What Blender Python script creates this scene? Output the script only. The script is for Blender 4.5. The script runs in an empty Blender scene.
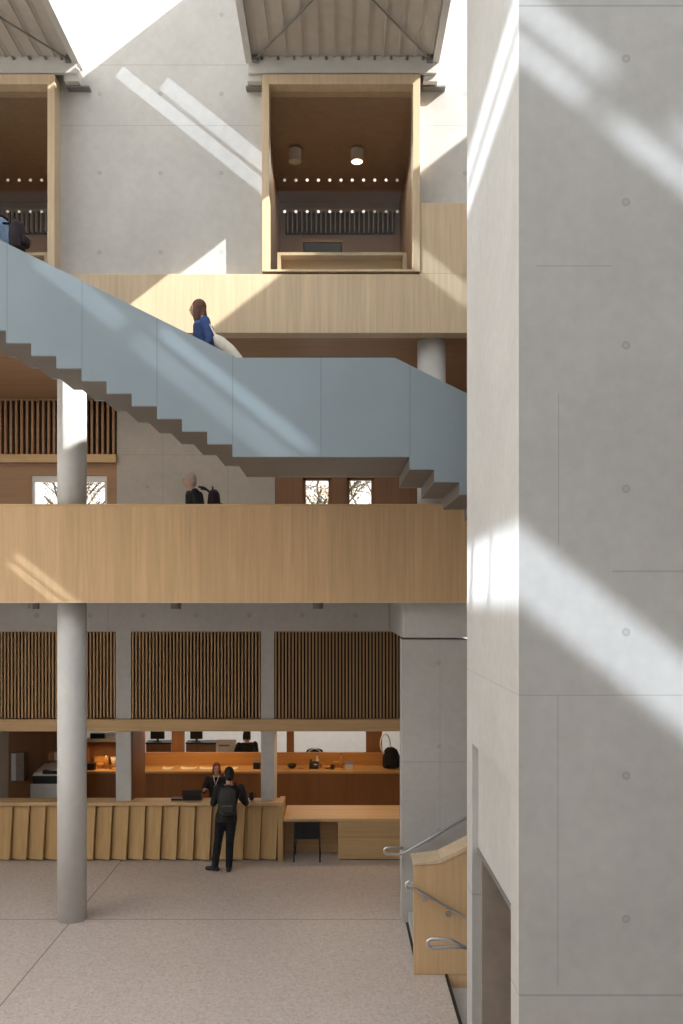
import bpy, bmesh, math, random
from mathutils import Vector, Matrix
from mathutils.geometry import tessellate_polygon
random.seed(7)
SC = bpy.context.scene
COL = SC.collection
F, X0, Y0, H = 900.0, 337.0, 603.0, 4.58          # focal length in pixels, vanishing point, eye height in metres


def PX(x, Y): return (x - X0) * Y / F
def PZ(y, Y): return H - (y - Y0) * Y / F


# ------------------------------------------------------------------ materials
class N:
    def __init__(s, name):
        s.m = bpy.data.materials.new(name); s.m.use_nodes = True
        s.t = s.m.node_tree; s.b = s.t.nodes['Principled BSDF']
        s.pos = s.t.nodes.new('ShaderNodeNewGeometry').outputs['Position']
        s.sep = s.t.nodes.new('ShaderNodeSeparateXYZ'); s.t.links.new(s.pos, s.sep.inputs[0])

    def n(s, k): return s.t.nodes.new('ShaderNode' + k)
    def l(s, a, b): s.t.links.new(a, b)

    def put(s, sock, v):
        if hasattr(v, 'is_output'): s.l(v, sock)
        else: sock.default_value = v

    def math(s, op, a, b=0.0, c=0.0):
        n = s.n('Math'); n.operation = op
        for i, v in enumerate((a, b, c)): s.put(n.inputs[i], v)
        return n.outputs[0]

    def vec(s, sc=(1, 1, 1)):
        n = s.n('VectorMath'); n.operation = 'MULTIPLY'; s.l(s.pos, n.inputs[0]); n.inputs[1].default_value = sc
        return n.outputs[0]

    def noise(s, scale=1.0, detail=3, vec=None, rough=.5):
        n = s.n('TexNoise'); n.inputs['Scale'].default_value = scale; n.inputs['Detail'].default_value = detail
        n.inputs['Roughness'].default_value = rough
        s.l(vec if vec is not None else s.pos, n.inputs['Vector']); return n.outputs['Fac']

    def ramp(s, fac, stops):
        n = s.n('ValToRGB'); s.l(fac, n.inputs[0]); e = n.color_ramp.elements
        while len(e) < len(stops): e.new(.5)
        for el, (p, c) in zip(e, stops): el.position = p; el.color = (*c, 1)
        return n.outputs[0]

    def mix(s, fac, a, b):
        n = s.n('Mix'); n.data_type = 'RGBA'
        s.put(n.inputs[0], fac)
        for k, v in ((6, a), (7, b)):
            s.put(n.inputs[k], (*v, 1) if isinstance(v, tuple) and len(v) == 3 else v)
        return n.outputs[2]

    def bump(s, fac, strength=.1, dist=.01):
        n = s.n('Bump'); n.inputs['Strength'].default_value = strength; n.inputs['Distance'].default_value = dist
        s.l(fac, n.inputs['Height']); s.l(n.outputs[0], s.b.inputs['Normal'])

    def line(s, ax, v, w, lim=()):
        o = s.math('COMPARE', s.sep.outputs['XYZ'.index(ax.upper())], v, w)
        for a2, lo, hi in lim:
            q = s.math('COMPARE', s.sep.outputs['XYZ'.index(a2.upper())], (lo + hi) / 2, (hi - lo) / 2)
            o = s.math('MULTIPLY', o, q)
        return o


def plain(name, c, rough=.5, metal=0.0, var=.12, scale=6.0, spec=.5):
    n = N(name)
    f = n.noise(scale, 4)
    a = tuple(max(0, x * (1 - var)) for x in c); b = tuple(min(1, x * (1 + var)) for x in c)
    n.l(n.ramp(f, [(.3, a), (.7, b)]), n.b.inputs['Base Color'])
    n.b.inputs['Roughness'].default_value = rough; n.b.inputs['Metallic'].default_value = metal
    n.b.inputs['Specular IOR Level'].default_value = spec
    return n.m


def concrete(name, c, lines=(), holes=None, var=.09, dark=.55):
    n = N(name)
    f = n.math('ADD', n.math('MULTIPLY', n.noise(.7, 6, rough=.6), .65), n.math('MULTIPLY', n.noise(9, 5), .35))
    a = tuple(x * (1 - var) for x in c); b = tuple(min(1, x * (1 + var)) for x in c)
    col = n.ramp(f, [(.35, a), (.65, b)])
    acc = None
    for ln in lines:
        o = n.line(*ln)
        acc = o if acc is None else n.math('MAXIMUM', acc, o)
    if holes:
        for (u, v, u0, du, v0, dv, r) in holes:
            U = n.sep.outputs['XYZ'.index(u)]; V = n.sep.outputs['XYZ'.index(v)]
            uu = n.math('PINGPONG', n.math('SUBTRACT', U, u0), du / 2)
            vv = n.math('PINGPONG', n.math('SUBTRACT', V, v0), dv / 2)
            d = n.math('SQRT', n.math('ADD', n.math('MULTIPLY', uu, uu), n.math('MULTIPLY', vv, vv)))
            o = n.math('COMPARE', d, r * .75, r * .3)
            o = n.math('MAXIMUM', o, n.math('MULTIPLY', n.math('LESS_THAN', d, r * .5), .5))
            acc = o if acc is None else n.math('MAXIMUM', acc, o)
    if acc is not None:
        dk = tuple(x * dark for x in c)
        col = n.mix(n.math('MULTIPLY', acc, .5), col, dk)
    n.l(col, n.b.inputs['Base Color'])
    n.b.inputs['Roughness'].default_value = .75
    n.b.inputs['Specular IOR Level'].default_value = .25
    n.bump(n.noise(40, 4), .08, .004)
    return n.m


def wood(name, c, grain='z', board=.0, rough=.45, var=.16, lines=()):
    n = N(name)
    sc = {'z': (26, 26, 1.1), 'x': (1.1, 26, 26), 'y': (26, 1.1, 26)}[grain]
    f = n.noise(1.0, 5, n.vec(sc), .55)
    f2 = n.noise(1.0, 2, n.vec(tuple(v * .22 for v in sc)))
    f = n.math('ADD', n.math('MULTIPLY', f, .6), n.math('MULTIPLY', f2, .4))
    a = tuple(x * (1 - var) for x in c); b = tuple(min(1, x * (1 + var)) for x in c)
    col = n.ramp(f, [(.3, a), (.7, b)])
    if board:
        k = n.math('FLOOR', n.math('DIVIDE', n.sep.outputs[0 if grain == 'z' else 2], board))
        w = n.n('TexWhiteNoise'); w.noise_dimensions = '1D'; n.l(k, w.inputs['W'])
        col = n.mix(n.math('MULTIPLY', w.outputs[0], .28), col, tuple(x * .8 for x in c))
    acc = None
    for ln in lines:
        o = n.line(*ln); acc = o if acc is None else n.math('MAXIMUM', acc, o)
    if acc is not None: col = n.mix(n.math('MULTIPLY', acc, .7), col, tuple(x * .45 for x in c))
    n.l(col, n.b.inputs['Base Color'])
    n.b.inputs['Roughness'].default_value = rough
    n.b.inputs['Specular IOR Level'].default_value = .3
    n.bump(f, .05, .004)
    return n.m


def glass(name, tint=(.93, .96, .96), refl=.08):
    n = N(name); t = n.t
    tr = n.n('BsdfTransparent'); tr.inputs[0].default_value = (*tint, 1)
    gl = n.n('BsdfGlossy'); gl.inputs['Roughness'].default_value = .02
    lw = n.n('Fresnel'); lw.inputs[0].default_value = 1.45
    f = n.math('ADD', n.math('MULTIPLY', lw.outputs[0], .12), n.math('MULTIPLY', n.noise(.8, 2), refl))
    mx = n.n('MixShader'); n.l(f, mx.inputs[0]); n.l(tr.outputs[0], mx.inputs[1]); n.l(gl.outputs[0], mx.inputs[2])
    n.l(mx.outputs[0], t.nodes['Material Output'].inputs['Surface'])
    return n.m


def emit(name, c, st):
    n = N(name)
    n.b.inputs['Base Color'].default_value = (*c, 1)
    n.b.inputs['Emission Color'].default_value = (*c, 1)
    f = n.math('MULTIPLY', n.math('ADD', n.math('MULTIPLY', n.noise(8), .2), .9), st)
    n.l(f, n.b.inputs['Emission Strength'])
    return n.m


def floor_mat():
    n = N('terrazzo_floor')
    v = n.n('TexVoronoi'); v.inputs['Scale'].default_value = 34; n.l(n.pos, v.inputs['Vector'])
    w = n.n('TexWhiteNoise'); n.l(v.outputs['Position'], w.inputs['Vector'])
    chip = n.ramp(w.outputs[0], [(.0, (.38, .295, .255)), (.35, (.60, .525, .48)), (.75, (.63, .55, .505)), (1.0, (.74, .68, .63))])
    v2 = n.n('TexVoronoi'); v2.inputs['Scale'].default_value = 90; n.l(n.pos, v2.inputs['Vector'])
    w2 = n.n('TexWhiteNoise'); n.l(v2.outputs['Position'], w2.inputs['Vector'])
    chip2 = n.ramp(w2.outputs[0], [(.0, (.40, .31, .27)), (.3, (.60, .52, .475)), (1, (.66, .585, .54))])
    col = n.mix(.55, chip, chip2)
    big = n.noise(.35, 3)
    col = n.mix(n.math('MULTIPLY', big, .25), col, (.55, .465, .415))
    acc = n.math('MAXIMUM', n.line('y', 13.03, .011), n.line('x', -3.83, .010))
    acc = n.math('MAXIMUM', acc, n.line('x', 6.2, .01)); acc = n.math('MAXIMUM', acc, n.line('y', 8.0, .01))
    col = n.mix(n.math('MULTIPLY', acc, .75), col, (.14, .11, .09))
    n.l(col, n.b.inputs['Base Color'])
    n.b.inputs['Roughness'].default_value = .38
    n.b.inputs['Specular IOR Level'].default_value = .4
    return n.m


def bark(name, c): return wood(name, c, 'z', rough=.9, var=.4)


M = {}
CW = (.56, .55, .525)
M['conc_face'] = concrete('concrete_facade', CW, lines=[('z', PZ(65, 12.85), .006), ('z', PZ(125.5, 12.85), .005), ('z', 6.6, .004), ('x', PX(163, 16.76), .006, (('z', 4.9, 6.6),))],
                          holes=[('X', 'Z', PX(99.5, 12.85), .87, PZ(173, 12.85), 1.13, .03)])
M['conc_block'] = concrete('concrete_block', (.535, .525, .50),
                           lines=[('z', 8.92, .007), ('z', 7.03, .004, (('x', 1.45, 2.0),)), ('z', 4.81, .006, (('x', 2.0, 7),)), ('z', 3.91, .004),
                                  ('z', 1.73, .008), ('x', 1.605, .004, (('z', 1.8, 3.91),)), ('x', 1.61, .004, (('z', 5.0, 6.1),))],
                           holes=[('X', 'Z', PX(626, 6.54), 2.4, PZ(202, 6.54), 1.042, .03)])
M['conc'] = concrete('concrete_smooth', (.53, .52, .50), holes=None)
M['conc_pier'] = concrete('concrete_pier', (.50, .485, .46), lines=[('z', PZ(762, 12.9), .006), ('x', PX(440, 12.9), .004)],
                          holes=[('X', 'Z', PX(439, 12.9), .9, PZ(663, 12.9), 1.2, .03)])
M['conc_beam'] = concrete('concrete_beam', (.52, .50, .47), lines=[('x', -4.1, .006)], holes=[('X', 'Z', PX(143, 16.1), .95, 4.36, 3.0, .04)])
M['column'] = concrete('column_concrete', (.63, .62, .60), var=.06)
M['oak'] = wood('oak_veneer', (.64, .43, .235), 'z', board=.24)
M['oak_pale'] = wood('oak_veneer_pale', (.68, .53, .355), 'z', board=.3)
M['oak_x'] = wood('oak_board_horizontal', (.60, .405, .21), 'x')
M['oak_y'] = wood('oak_board_depth', (.58, .42, .24), 'y')
M['oak_slat'] = wood('oak_slat', (.47, .305, .155), 'z')
M['oak_counter'] = wood('oak_counter', (.55, .36, .165), 'z')
M['oak_dark'] = wood('stained_timber_panel', (.26, .125, .055), 'z', board=.36, lines=())
M['oak_soffit'] = wood('timber_soffit', (.40, .235, .13), 'x', board=.3)
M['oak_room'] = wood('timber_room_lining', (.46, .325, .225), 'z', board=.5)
M['black'] = plain('black_backing', (.018, .014, .012), .8)
M['steel_blue'] = None
M['metal_white'] = plain('white_coated_metal', (.62, .60, .56), .4, var=.04)
M['deck'] = plain('taupe_ribbed_decking', (.54, .49, .43), .5, var=.05)
M['grey_metal'] = plain('grey_metal', (.22, .21, .20), .45, .3, var=.08)
M['steel'] = plain('brushed_steel', (.62, .61, .60), .28, 1.0, var=.05)
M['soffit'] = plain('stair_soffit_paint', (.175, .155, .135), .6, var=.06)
M['glass'] = glass('clear_glass', (.90, .91, .90), .008)
M['glass_out'] = glass('window_glass', (.95, .97, .98), .02)
M['white'] = plain('white_paint', (.78, .77, .75), .6, var=.03)
M['whiteboard'] = plain('white_plastic', (.72, .72, .72), .4, var=.03)
M['dot'] = plain('white_dot_film', (.62, .60, .56), .7, var=.02)
M['blk_plastic'] = plain('black_plastic', (.015, .015, .017), .45)
M['blk_cloth'] = plain('black_cloth', (.012, .012, .014), .9, var=.3, scale=20)
M['navy'] = plain('dark_navy_denim', (.008, .009, .014), .9, var=.3, scale=30)
M['charcoal'] = plain('charcoal_jacket', (.018, .018, .02), .85, var=.25, scale=20)
M['olive'] = plain('olive_backpack_cloth', (.042, .044, .038), .85, var=.2, scale=30)
M['blue'] = plain('blue_jacket', (.035, .075, .22), .8, var=.25, scale=14)
M['lightblue'] = plain('light_blue_jacket', (.26, .40, .60), .8, var=.2, scale=9)
M['skin'] = plain('skin', (.58, .36, .26), .55, var=.06)
M['hair_red'] = plain('red_hair', (.20, .028, .018), .6, var=.3, scale=40)
M['hair_brown'] = plain('brown_hair', (.11, .045, .022), .6, var=.3, scale=40)
M['hair_dark'] = plain('dark_hair', (.014, .011, .01), .6, var=.3, scale=40)
M['hair_grey'] = plain('pale_hair', (.48, .38, .34), .7, var=.15, scale=40)
M['maroon'] = plain('dark_maroon_cloth', (.022, .012, .016), .8, var=.2, scale=20)
M['cream'] = plain('cream_canvas', (.72, .66, .56), .85, var=.08, scale=20)
M['lips'] = plain('lips', (.40, .13, .11), .5)
M['paper'] = plain('white_paper', (.82, .80, .76), .8, var=.03)
M['amber'] = plain('amber_varnished_timber', (.55, .27, .08), .4, var=.25, scale=20)
M['bluegrey'] = plain('blue_screen_print', (.16, .2, .5), .5)
M['leafm'] = plain('autumn_leaf', (.46, .36, .24), .8, var=.4, scale=3)
M['bark'] = bark('bark', (.10, .075, .055))
M['floor'] = floor_mat()


def blue_steel():
    n = N('blue_painted_steel')
    c = (.25, .302, .33)
    col = n.ramp(n.noise(.9, 4), [(.35, tuple(x * .95 for x in c)), (.65, tuple(x * 1.05 for x in c))])
    acc = None
    for x in (-143, -68, 7, 82, 157, 232.6, 321, 410, 470):
        o = n.line('x', PX(x, 10.38), .006); acc = o if acc is None else n.math('MAXIMUM', acc, o)
    n.l(n.mix(n.math('MULTIPLY', acc, .45), col, tuple(x * .5 for x in c)), n.b.inputs['Base Color'])
    n.b.inputs['Roughness'].default_value = .42
    n.b.inputs['Specular IOR Level'].default_value = .35
    return n.m


M['steel_blue'] = blue_steel()


# ------------------------------------------------------------------ mesh helpers
class MB:
    def __init__(s): s.bm = bmesh.new()

    def box(s, x0, x1, y0, y1, z0, z1):
        c = [(x, y, z) for x in (x0, x1) for y in (y0, y1) for z in (z0, z1)]
        v = [s.bm.verts.new(p) for p in c]
        for f in ((0, 1, 3, 2), (4, 6, 7, 5), (0, 4, 5, 1), (2, 3, 7, 6), (0, 2, 6, 4), (1, 5, 7, 3)):
            s.bm.faces.new([v[i] for i in f])
        return s

    def hexa(s, c):                                # eight corners: bottom four then top four, counter-clockwise
        v = [s.bm.verts.new(p) for p in c]
        for f in ((3, 2, 1, 0), (4, 5, 6, 7), (0, 1, 5, 4), (1, 2, 6, 5), (2, 3, 7, 6), (3, 0, 4, 7)):
            s.bm.faces.new([v[i] for i in f])
        return s

    def prism(s, pts, y0, y1, ax='y'):             # polygon in XZ extruded along Y (or YZ along X, or XY along Z)
        def P(a, b, t): return {'y': (a, t, b), 'x': (t, a, b), 'z': (a, b, t)}[ax]
        A = [s.bm.verts.new(P(a, b, y0)) for a, b in pts]
        B = [s.bm.verts.new(P(a, b, y1)) for a, b in pts]
        n = len(pts)
        tris = tessellate_polygon([[Vector((a, b, 0)) for a, b in pts]])
        for t3 in tris: s.bm.faces.new([A[i] for i in t3]); s.bm.faces.new([B[i] for i in t3[::-1]])
        for i in range(n): s.bm.faces.new([A[(i + 1) % n], A[i], B[i], B[(i + 1) % n]])
        return s

    def ring(s, c, u, v, ru, rv, n):
        return [s.bm.verts.new(c + u * (ru * math.cos(2 * math.pi * i / n)) + v * (rv * math.sin(2 * math.pi * i / n))) for i in range(n)]

    def loft(s, secs, n=16, u=Vector((1, 0, 0)), v=Vector((0, 1, 0))):   # secs: (centre, ru, rv)
        R = [s.ring(Vector(c), u, v, a, b, n) for c, a, b in secs]
        for A, B in zip(R, R[1:]):
            for i in range(n): s.bm.faces.new([A[i], A[(i + 1) % n], B[(i + 1) % n], B[i]])
        s.bm.faces.new(R[0][::-1]); s.bm.faces.new(R[-1])
        return s

    def frames(s, d):
        d = d.normalized(); a = Vector((0, 0, 1)) if abs(d.z) < .9 else Vector((1, 0, 0))
        u = d.cross(a).normalized(); return u, d.cross(u).normalized()

    def cyl(s, p0, p1, r0, r1=None, n=20):
        p0, p1 = Vector(p0), Vector(p1); u, v = s.frames(p1 - p0)
        r1 = r0 if r1 is None else r1
        A = s.ring(p0, u, v, r0, r0, n); B = s.ring(p1, u, v, r1, r1, n)
        for i in range(n): s.bm.faces.new([A[i], A[(i + 1) % n], B[(i + 1) % n], B[i]])
        s.bm.faces.new(A[::-1]); s.bm.faces.new(B)
        return s

    def tube(s, pts, r, n=8):
        pts = [Vector(p) for p in pts]; R = []
        pu = None
        for i, p in enumerate(pts):
            d = (pts[min(i + 1, len(pts) - 1)] - pts[max(i - 1, 0)]).normalized()
            if pu is None: u, v = s.frames(d)
            else:
                u = (pu - d * pu.dot(d)).normalized(); v = d.cross(u)
            pu = u
            R.append(s.ring(p, u, v, r, r, n))
        for A, B in zip(R, R[1:]):
            for i in range(n): s.bm.faces.new([A[i], A[(i + 1) % n], B[(i + 1) % n], B[i]])
        s.bm.faces.new(R[0][::-1]); s.bm.faces.new(R[-1])
        return s

    def ell(s, c, r, seg=14, rings=9, rot=None):
        m = Matrix.Translation(Vector(c)) @ (rot.to_4x4() if rot else Matrix()) @ Matrix.Diagonal((*r, 1))
        bmesh.ops.create_uvsphere(s.bm, u_segments=seg, v_segments=rings, radius=1, matrix=m)
        return s

    def cap(s, p0, r0, p1, r1, n=12):
        s.cyl(p0, p1, r0, r1, n); s.ell(p0, (r0,) * 3, n, 8); s.ell(p1, (r1,) * 3, n, 8)
        return s

    def build(s, name, mat, parent=None, bevel=0.0, smooth=False, origin=None, remesh=0.0, smit=4):
        bmesh.ops.recalc_face_normals(s.bm, faces=s.bm.faces)
        o = None
        if parent is not None: org = world_loc(parent)
        elif origin is not None: org = Vector(origin)
        else: org = Vector((0, 0, 0))
        if org.length > 0: bmesh.ops.translate(s.bm, verts=s.bm.verts, vec=-org)
        me = bpy.data.meshes.new(name); s.bm.to_mesh(me); s.bm.free()
        me.materials.append(mat)
        o = bpy.data.objects.new(name, me); COL.objects.link(o)
        if parent is not None: o.parent = parent
        else: o.location = org
        if bevel:
            b = o.modifiers.new('bevel', 'BEVEL'); b.width = bevel; b.segments = 2; b.limit_method = 'ANGLE'
        if remesh:
            r = o.modifiers.new('remesh', 'REMESH'); r.mode = 'VOXEL'; r.voxel_size = remesh; r.use_smooth_shade = True
            q = o.modifiers.new('smooth', 'SMOOTH'); q.iterations = smit; q.factor = .5
        if smooth:
            for p in me.polygons: p.use_smooth = True
        return o


def world_loc(o):
    v = Vector(o.location); p = o.parent
    while p is not None: v += Vector(p.location); p = p.parent
    return v


def thing(name, label, cat, loc=(0, 0, 0), group=None):
    o = bpy.data.objects.new(name, None); COL.objects.link(o)
    o.location = loc; o.empty_display_size = .1
    return tag(o, label, cat, group)


def tag(o, label, cat, group=None):
    o['label'] = label; o['category'] = cat
    if group: o['group'] = group
    return o


def struct(o, label=None, cat=None):
    o['kind'] = 'structure'
    if label: o['label'] = label
    if cat: o['category'] = cat
    return o


def children(o): return [c for c in bpy.data.objects if c.parent == o]


def dup(o, loc, label=None, parent=None):
    c = o.copy(); COL.objects.link(c)
    if parent is None:
        c.location = loc
        if label: c['label'] = label
    else: c.parent = parent
    for ch in children(o): dup(ch, None, None, c)
    return c


# ------------------------------------------------------------------ camera
cd = bpy.data.cameras.new('camera'); cam = bpy.data.objects.new('camera', cd); COL.objects.link(cam)
cam.location = (0, 0, H); cam.rotation_euler = (math.pi / 2, 0, 0)
cd.sensor_fit = 'VERTICAL'; cd.sensor_height = 36; cd.sensor_width = 24; cd.lens = F / 1024 * 36
cd.shift_x = (341.5 - X0) / 1024; cd.shift_y = (Y0 - 512) / 1024
cd.clip_end = 300
SC.camera = cam

# ------------------------------------------------------------------ depths of the main planes
YF = 12.60      # front of balcony, timber band and window frames
YW = 12.85      # concrete wall above
YC = 13.05      # column row
YB = 16.76      # back wall, first floor
YS = 16.10      # slat screens, ground floor
L, R = -9.0, 6.0

# ------------------------------------------------------------------ setting
struct(MB().box(-12, 1.36, -8, 25, -.3, 0).box(1.36, 9, -8, 9.3, -.3, 0).box(1.36, 9, 11.08, 25, -.3, 0).box(4.2, 9, 9.3, 11.08, -.3, 0).build('floor', M['floor']))

g = MB()   # far concrete facade at upper level, cut around the two framed windows
wz0, wz1 = PZ(272, YF), PZ(75, YF)
WINX = [(PX(262 - 360, YF), PX(415 - 360, YF)), (PX(262, YF), PX(420, YF))]
xs = [L, WINX[0][0], WINX[0][1], WINX[1][0], WINX[1][1], R]
for i in (0, 2, 4): g.box(xs[i], xs[i + 1], YW, YW + .3, 8.5, 15.0)
for i in (1, 3):
    g.box(xs[i], xs[i + 1], YW, YW + .3, wz1, 15.0)
    g.box(xs[i], xs[i + 1], YW, YW + .3, 8.5, wz0)
struct(g.build('wall_far_upper', M['conc_face']))
struct(MB().box(L, R, YF, YW, PZ(333, YF), PZ(274, YF)).build('trim_1', M['oak_pale'], bevel=.006))
struct(MB().box(WINX[1][1] - .0, R, YF, YW, PZ(274, YF), PZ(203, YF)).build('trim_2', M['oak_pale'], bevel=.006))
# first-floor soffit and floor slab
struct(MB().box(L, R, YW, YB, PZ(333, YF), PZ(333, YF) + .14).build('ceiling_gallery', M['oak_soffit']))
struct(MB().box(L, R, YF + .16, YB + .3, PZ(602, YF) + .015, 4.9).build('slab_gallery', M['conc']))
# right sun-blocking wall, left wall and wall behind the photographer
struct(MB().box(6.0, 6.4, -8, 17, 0, 14.48).build('wall_sun_block', M['conc']))  # unseen, placed and sized to block sun below the facade's lit strip
struct(MB().box(-10.4, -10.0, -8, 25, 0, 14.5).build('wall_left', M['white']))
struct(MB().box(-10.4, 6.4, -8.4, -8.0, 0, 14.5).build('wall_behind', M['conc']))

struct(MB().box(-10.4, 6.4, -8.4, -3.2, 14.5, 14.8).build('ceiling_sky_screen', M['white']))  # unseen roof added behind the camera to cut sky light on front faces
# columns
zs = PZ(333, YF)
for i, (x, z0, z1) in enumerate(((PX(72, YC), 0, 4.6), (PX(72, YC), 4.9, zs), (PX(431.5, YC), 4.9, zs), (PX(72 - 360, YC), 0, 4.6))):
    struct(MB().cyl((x, YC, z0), (x, YC, z1), .206, n=48).build('pillar_%d' % (i + 1), M['column'], smooth=False))
for o in COL.objects:
    if o.name.startswith('pillar'):
        for p in o.data.polygons: p.use_smooth = len(p.vertices) == 4

# tall concrete block on the right, with a recess and doorway in its left face
bx0, by0, by1 = PX(467, 9.15), 6.54, 9.15
g = MB()
g.box(bx0, 3.4, by0, 6.84, 0, 14.5)
g.box(bx0, 1.62, 6.84, by1, 3.21, 14.5)
g.box(bx0, 1.62, 8.8, by1, 0, 3.21)
g.box(1.62, 3.4, by1 - .3, by1, 0, 14.5).box(3.1, 3.4, 6.84, by1 - .3, 0, 14.5)
g.box(bx0 + .06, 1.62, 6.84, 8.8, 2.19, 3.21)
struct(g.build('wall_block', M['conc_block']))
struct(MB().box(bx0 + .05, 1.64, 6.84, 8.8, 2.15, 2.19).build('trim_3', M['grey_metal']))
struct(MB().box(3.0, 3.1, 6.84, 8.85, 0, 2.6).box(bx0 + .09, 3.0, 8.76, 8.798, 0, 2.15).box(1.62, 3.0, 6.84, 8.85, 2.6, 2.7).build('wall_passage', plain('taupe_plaster', (.36, .30, .25), .7)))

px_l = PX(402, 12.9)
XR = 1.9
# ground floor: concrete beam over the screens, pier, pilasters
struct(MB().box(L, px_l, YS, YS + .4, PZ(631, YS), 4.62).build('beam_screens', M['conc_beam']))
px_l = PX(402, 12.9)
struct(MB().box(px_l, 6.0, 12.9, 13.35, 0, PZ(639.5, 12.9)).build('wall_pier', M['conc_pier']))
struct(MB().box(px_l + .012, 6.0, 12.84, YS + .4, 4.085, 4.62).build('beam_pier', M['conc']))
pil = []
for i, (xa, xb, d) in enumerate(((116, 131, 1.1), (261, 274, .8), (116 - 145, 131 - 145, 1.1))):
    struct(MB().box(PX(xa, YS), PX(xb, YS), YS - .01, YS + d, 0, PZ(631, YS) + .02).build('pilaster_%d' % (i + 1), M['conc'])); pil.append((PX(xa, YS), PX(xb, YS)))
struct(MB().box(PX(131, YS), PX(131, YS) + .02, YS + .03, YS + 1.1, 0, 2.28).build('pilaster_shade_panel', M['oak_dark']))  # dark panel added in place of the pilaster's shaded side
lintz0, lintz1 = PZ(731, YS), PZ(719, YS)
struct(MB().box(L, XR, YS - .06, YS + .22, lintz0, lintz1).build('trim_4', M['oak_x'], bevel=.006))
struct(MB().box(XR, XR + .2, 13.35, 24, 0, 4.0).build('wall_bay_right', M['conc']))
struct(MB().box(L, pil[2][0], YS + .01, YS + .3, 2.5, 4.1).build('wall_bay_left', M['conc']))
# rear rooms of the ground floor
struct(MB().box(-9.5, 6, 24.0, 24.2, 0, 4.6).build('wall_far_ground', M['white']))
struct(MB().box(L, 6, YS + .4, 25, 2.6, 2.75).build('ceiling_office', M['white']))
struct(MB().box(-9.5, -9.3, YS, 24, 0, 4.6).build('wall_office_left', M['white']))
struct(MB().box(L, PX(84, 18.2), 18.2, 18.35, 0, 2.6).build('wall_office_timber', M['oak_dark']))
# first floor back wall: timber, concrete, timber, with windows
zc = zs
g = MB()
zt = PZ(475.5, YB)
def wall_with_holes(g, x0, x1, z0, z1, holes, y0, y1):
    xs = [x0] + [v for h in holes for v in h[:2]] + [x1]
    for i in range(0, len(xs), 2): g.box(xs[i], xs[i + 1], y0, y1, z0, z1)
    for (a, b, c, d) in holes:
        if c > z0: g.box(a, b, y0, y1, z0, c)
        if d < z1: g.box(a, b, y0, y1, d, z1)
hl = (PX(31, YB), PX(107, YB), 5.05, zt)
h1 = (PX(303, YB), PX(331, YB), 5.05, PZ(477.5, YB)); h2 = (PX(347, YB), PX(374, YB), 5.05, PZ(477.5, YB))
wall_with_holes(g, L, PX(117, YB), 4.9, PZ(455, YB), [hl], YB, YB + .2)
struct(g.build('wall_gallery_timber_left', M['oak_soffit']))
struct(MB().box(PX(117, YB), PX(275, YB), YB - .02, YB + .25, 4.9, zc).build('wall_gallery_concrete', concrete('concrete_gallery', (.50, .47, .43), lines=[('z', PZ(455, YB), .006), ('x', PX(163, YB), .006), ('x', PX(228, YB), .006)], holes=[('X', 'Z', PX(148, YB), 1.2, PZ(487, YB), 1.2, .03)])))
g = MB(); wall_with_holes(g, PX(275, YB), R, 4.9, zc, [h1, h2], YB, YB + .2)
struct(g.build('wall_gallery_timber_right', wood('red_timber_panel', (.27, .15, .09), 'z', board=.6)))
for i, (a, b, c, d) in enumerate((hl, h1, h2)):
    w = thing('window_%d' % (i + 3), '', 'window', ((a + b) / 2, YB, c)); del w['label']; del w['category']; struct(w)
    g = MB(); t = .05
    g.box(a, a + t, YB + .04, YB + .12, c, d).box(b - t, b, YB + .04, YB + .12, c, d).box(a, b, YB + .04, YB + .12, d - t, d).box(a, b, YB + .04, YB + .12, c, c + t)
    if i == 0: g.box((a + b) / 2 - .14, (a + b) / 2 + .14, YB + .04, YB + .12, c, d).box(a, b, YB + .03, YB + .1, d - .12, d)
    g.build('window_frame', M['white'] if i == 0 else M['oak_dark'], w)
    MB().box(a + t, b - t, YB + .07, YB + .08, c + t, d - t).build('pane', M['glass_out'], w)


# ------------------------------------------------------------------ slat screens
def screen(x0, x1, y, z0, z1, label, pitch=.061, w=.027, group='slatted oak screens', mat='oak_slat', side=None):
    t = thing('slat_screen', label, 'screen', ((x0 + x1) / 2, y, z0), group)
    MB().box(x0, x1, y + .09, y + .12, z0, z1).build('backing_board', M['black'], t)
    g = MB(); n = max(2, round((x1 - x0) / pitch)); p = (x1 - x0) / n
    for i in range(n): g.box(x0 + (i + .5) * p - w / 2, x0 + (i + .5) * p + w / 2, y, y + .085, z0 + .012, z1 - .012)
    g.build('slats', M[mat], t)
    MB().box(x0, x1, y + .005, y + .1, z1 - .02, z1).build('top_rail', M[mat], t)
    return t


sz0, sz1 = lintz1, PZ(631, YS)
screen(pil[2][1], pil[0][0], YS, sz0, sz1, 'slatted oak screen behind the round column, above the counter')
screen(pil[0][1], pil[1][0], YS, sz0, sz1, 'slatted oak screen in the middle bay, between two pilasters')
screen(pil[1][1], XR, YS, sz0, sz1, 'slatted oak screen in the right bay, beside the concrete pier')
screen(L, PX(117, YB), YB - .08, PZ(455, YB), zc, 'dark slatted screen at the back of the upper gallery, left of concrete wall', pitch=.1, w=.042, group=None, mat='oak_soffit')
struct(MB().box(L, PX(117, YB), YB - .1, YB, PZ(463, YB), PZ(455, YB)).build('trim_5', M['oak_x']))

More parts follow.
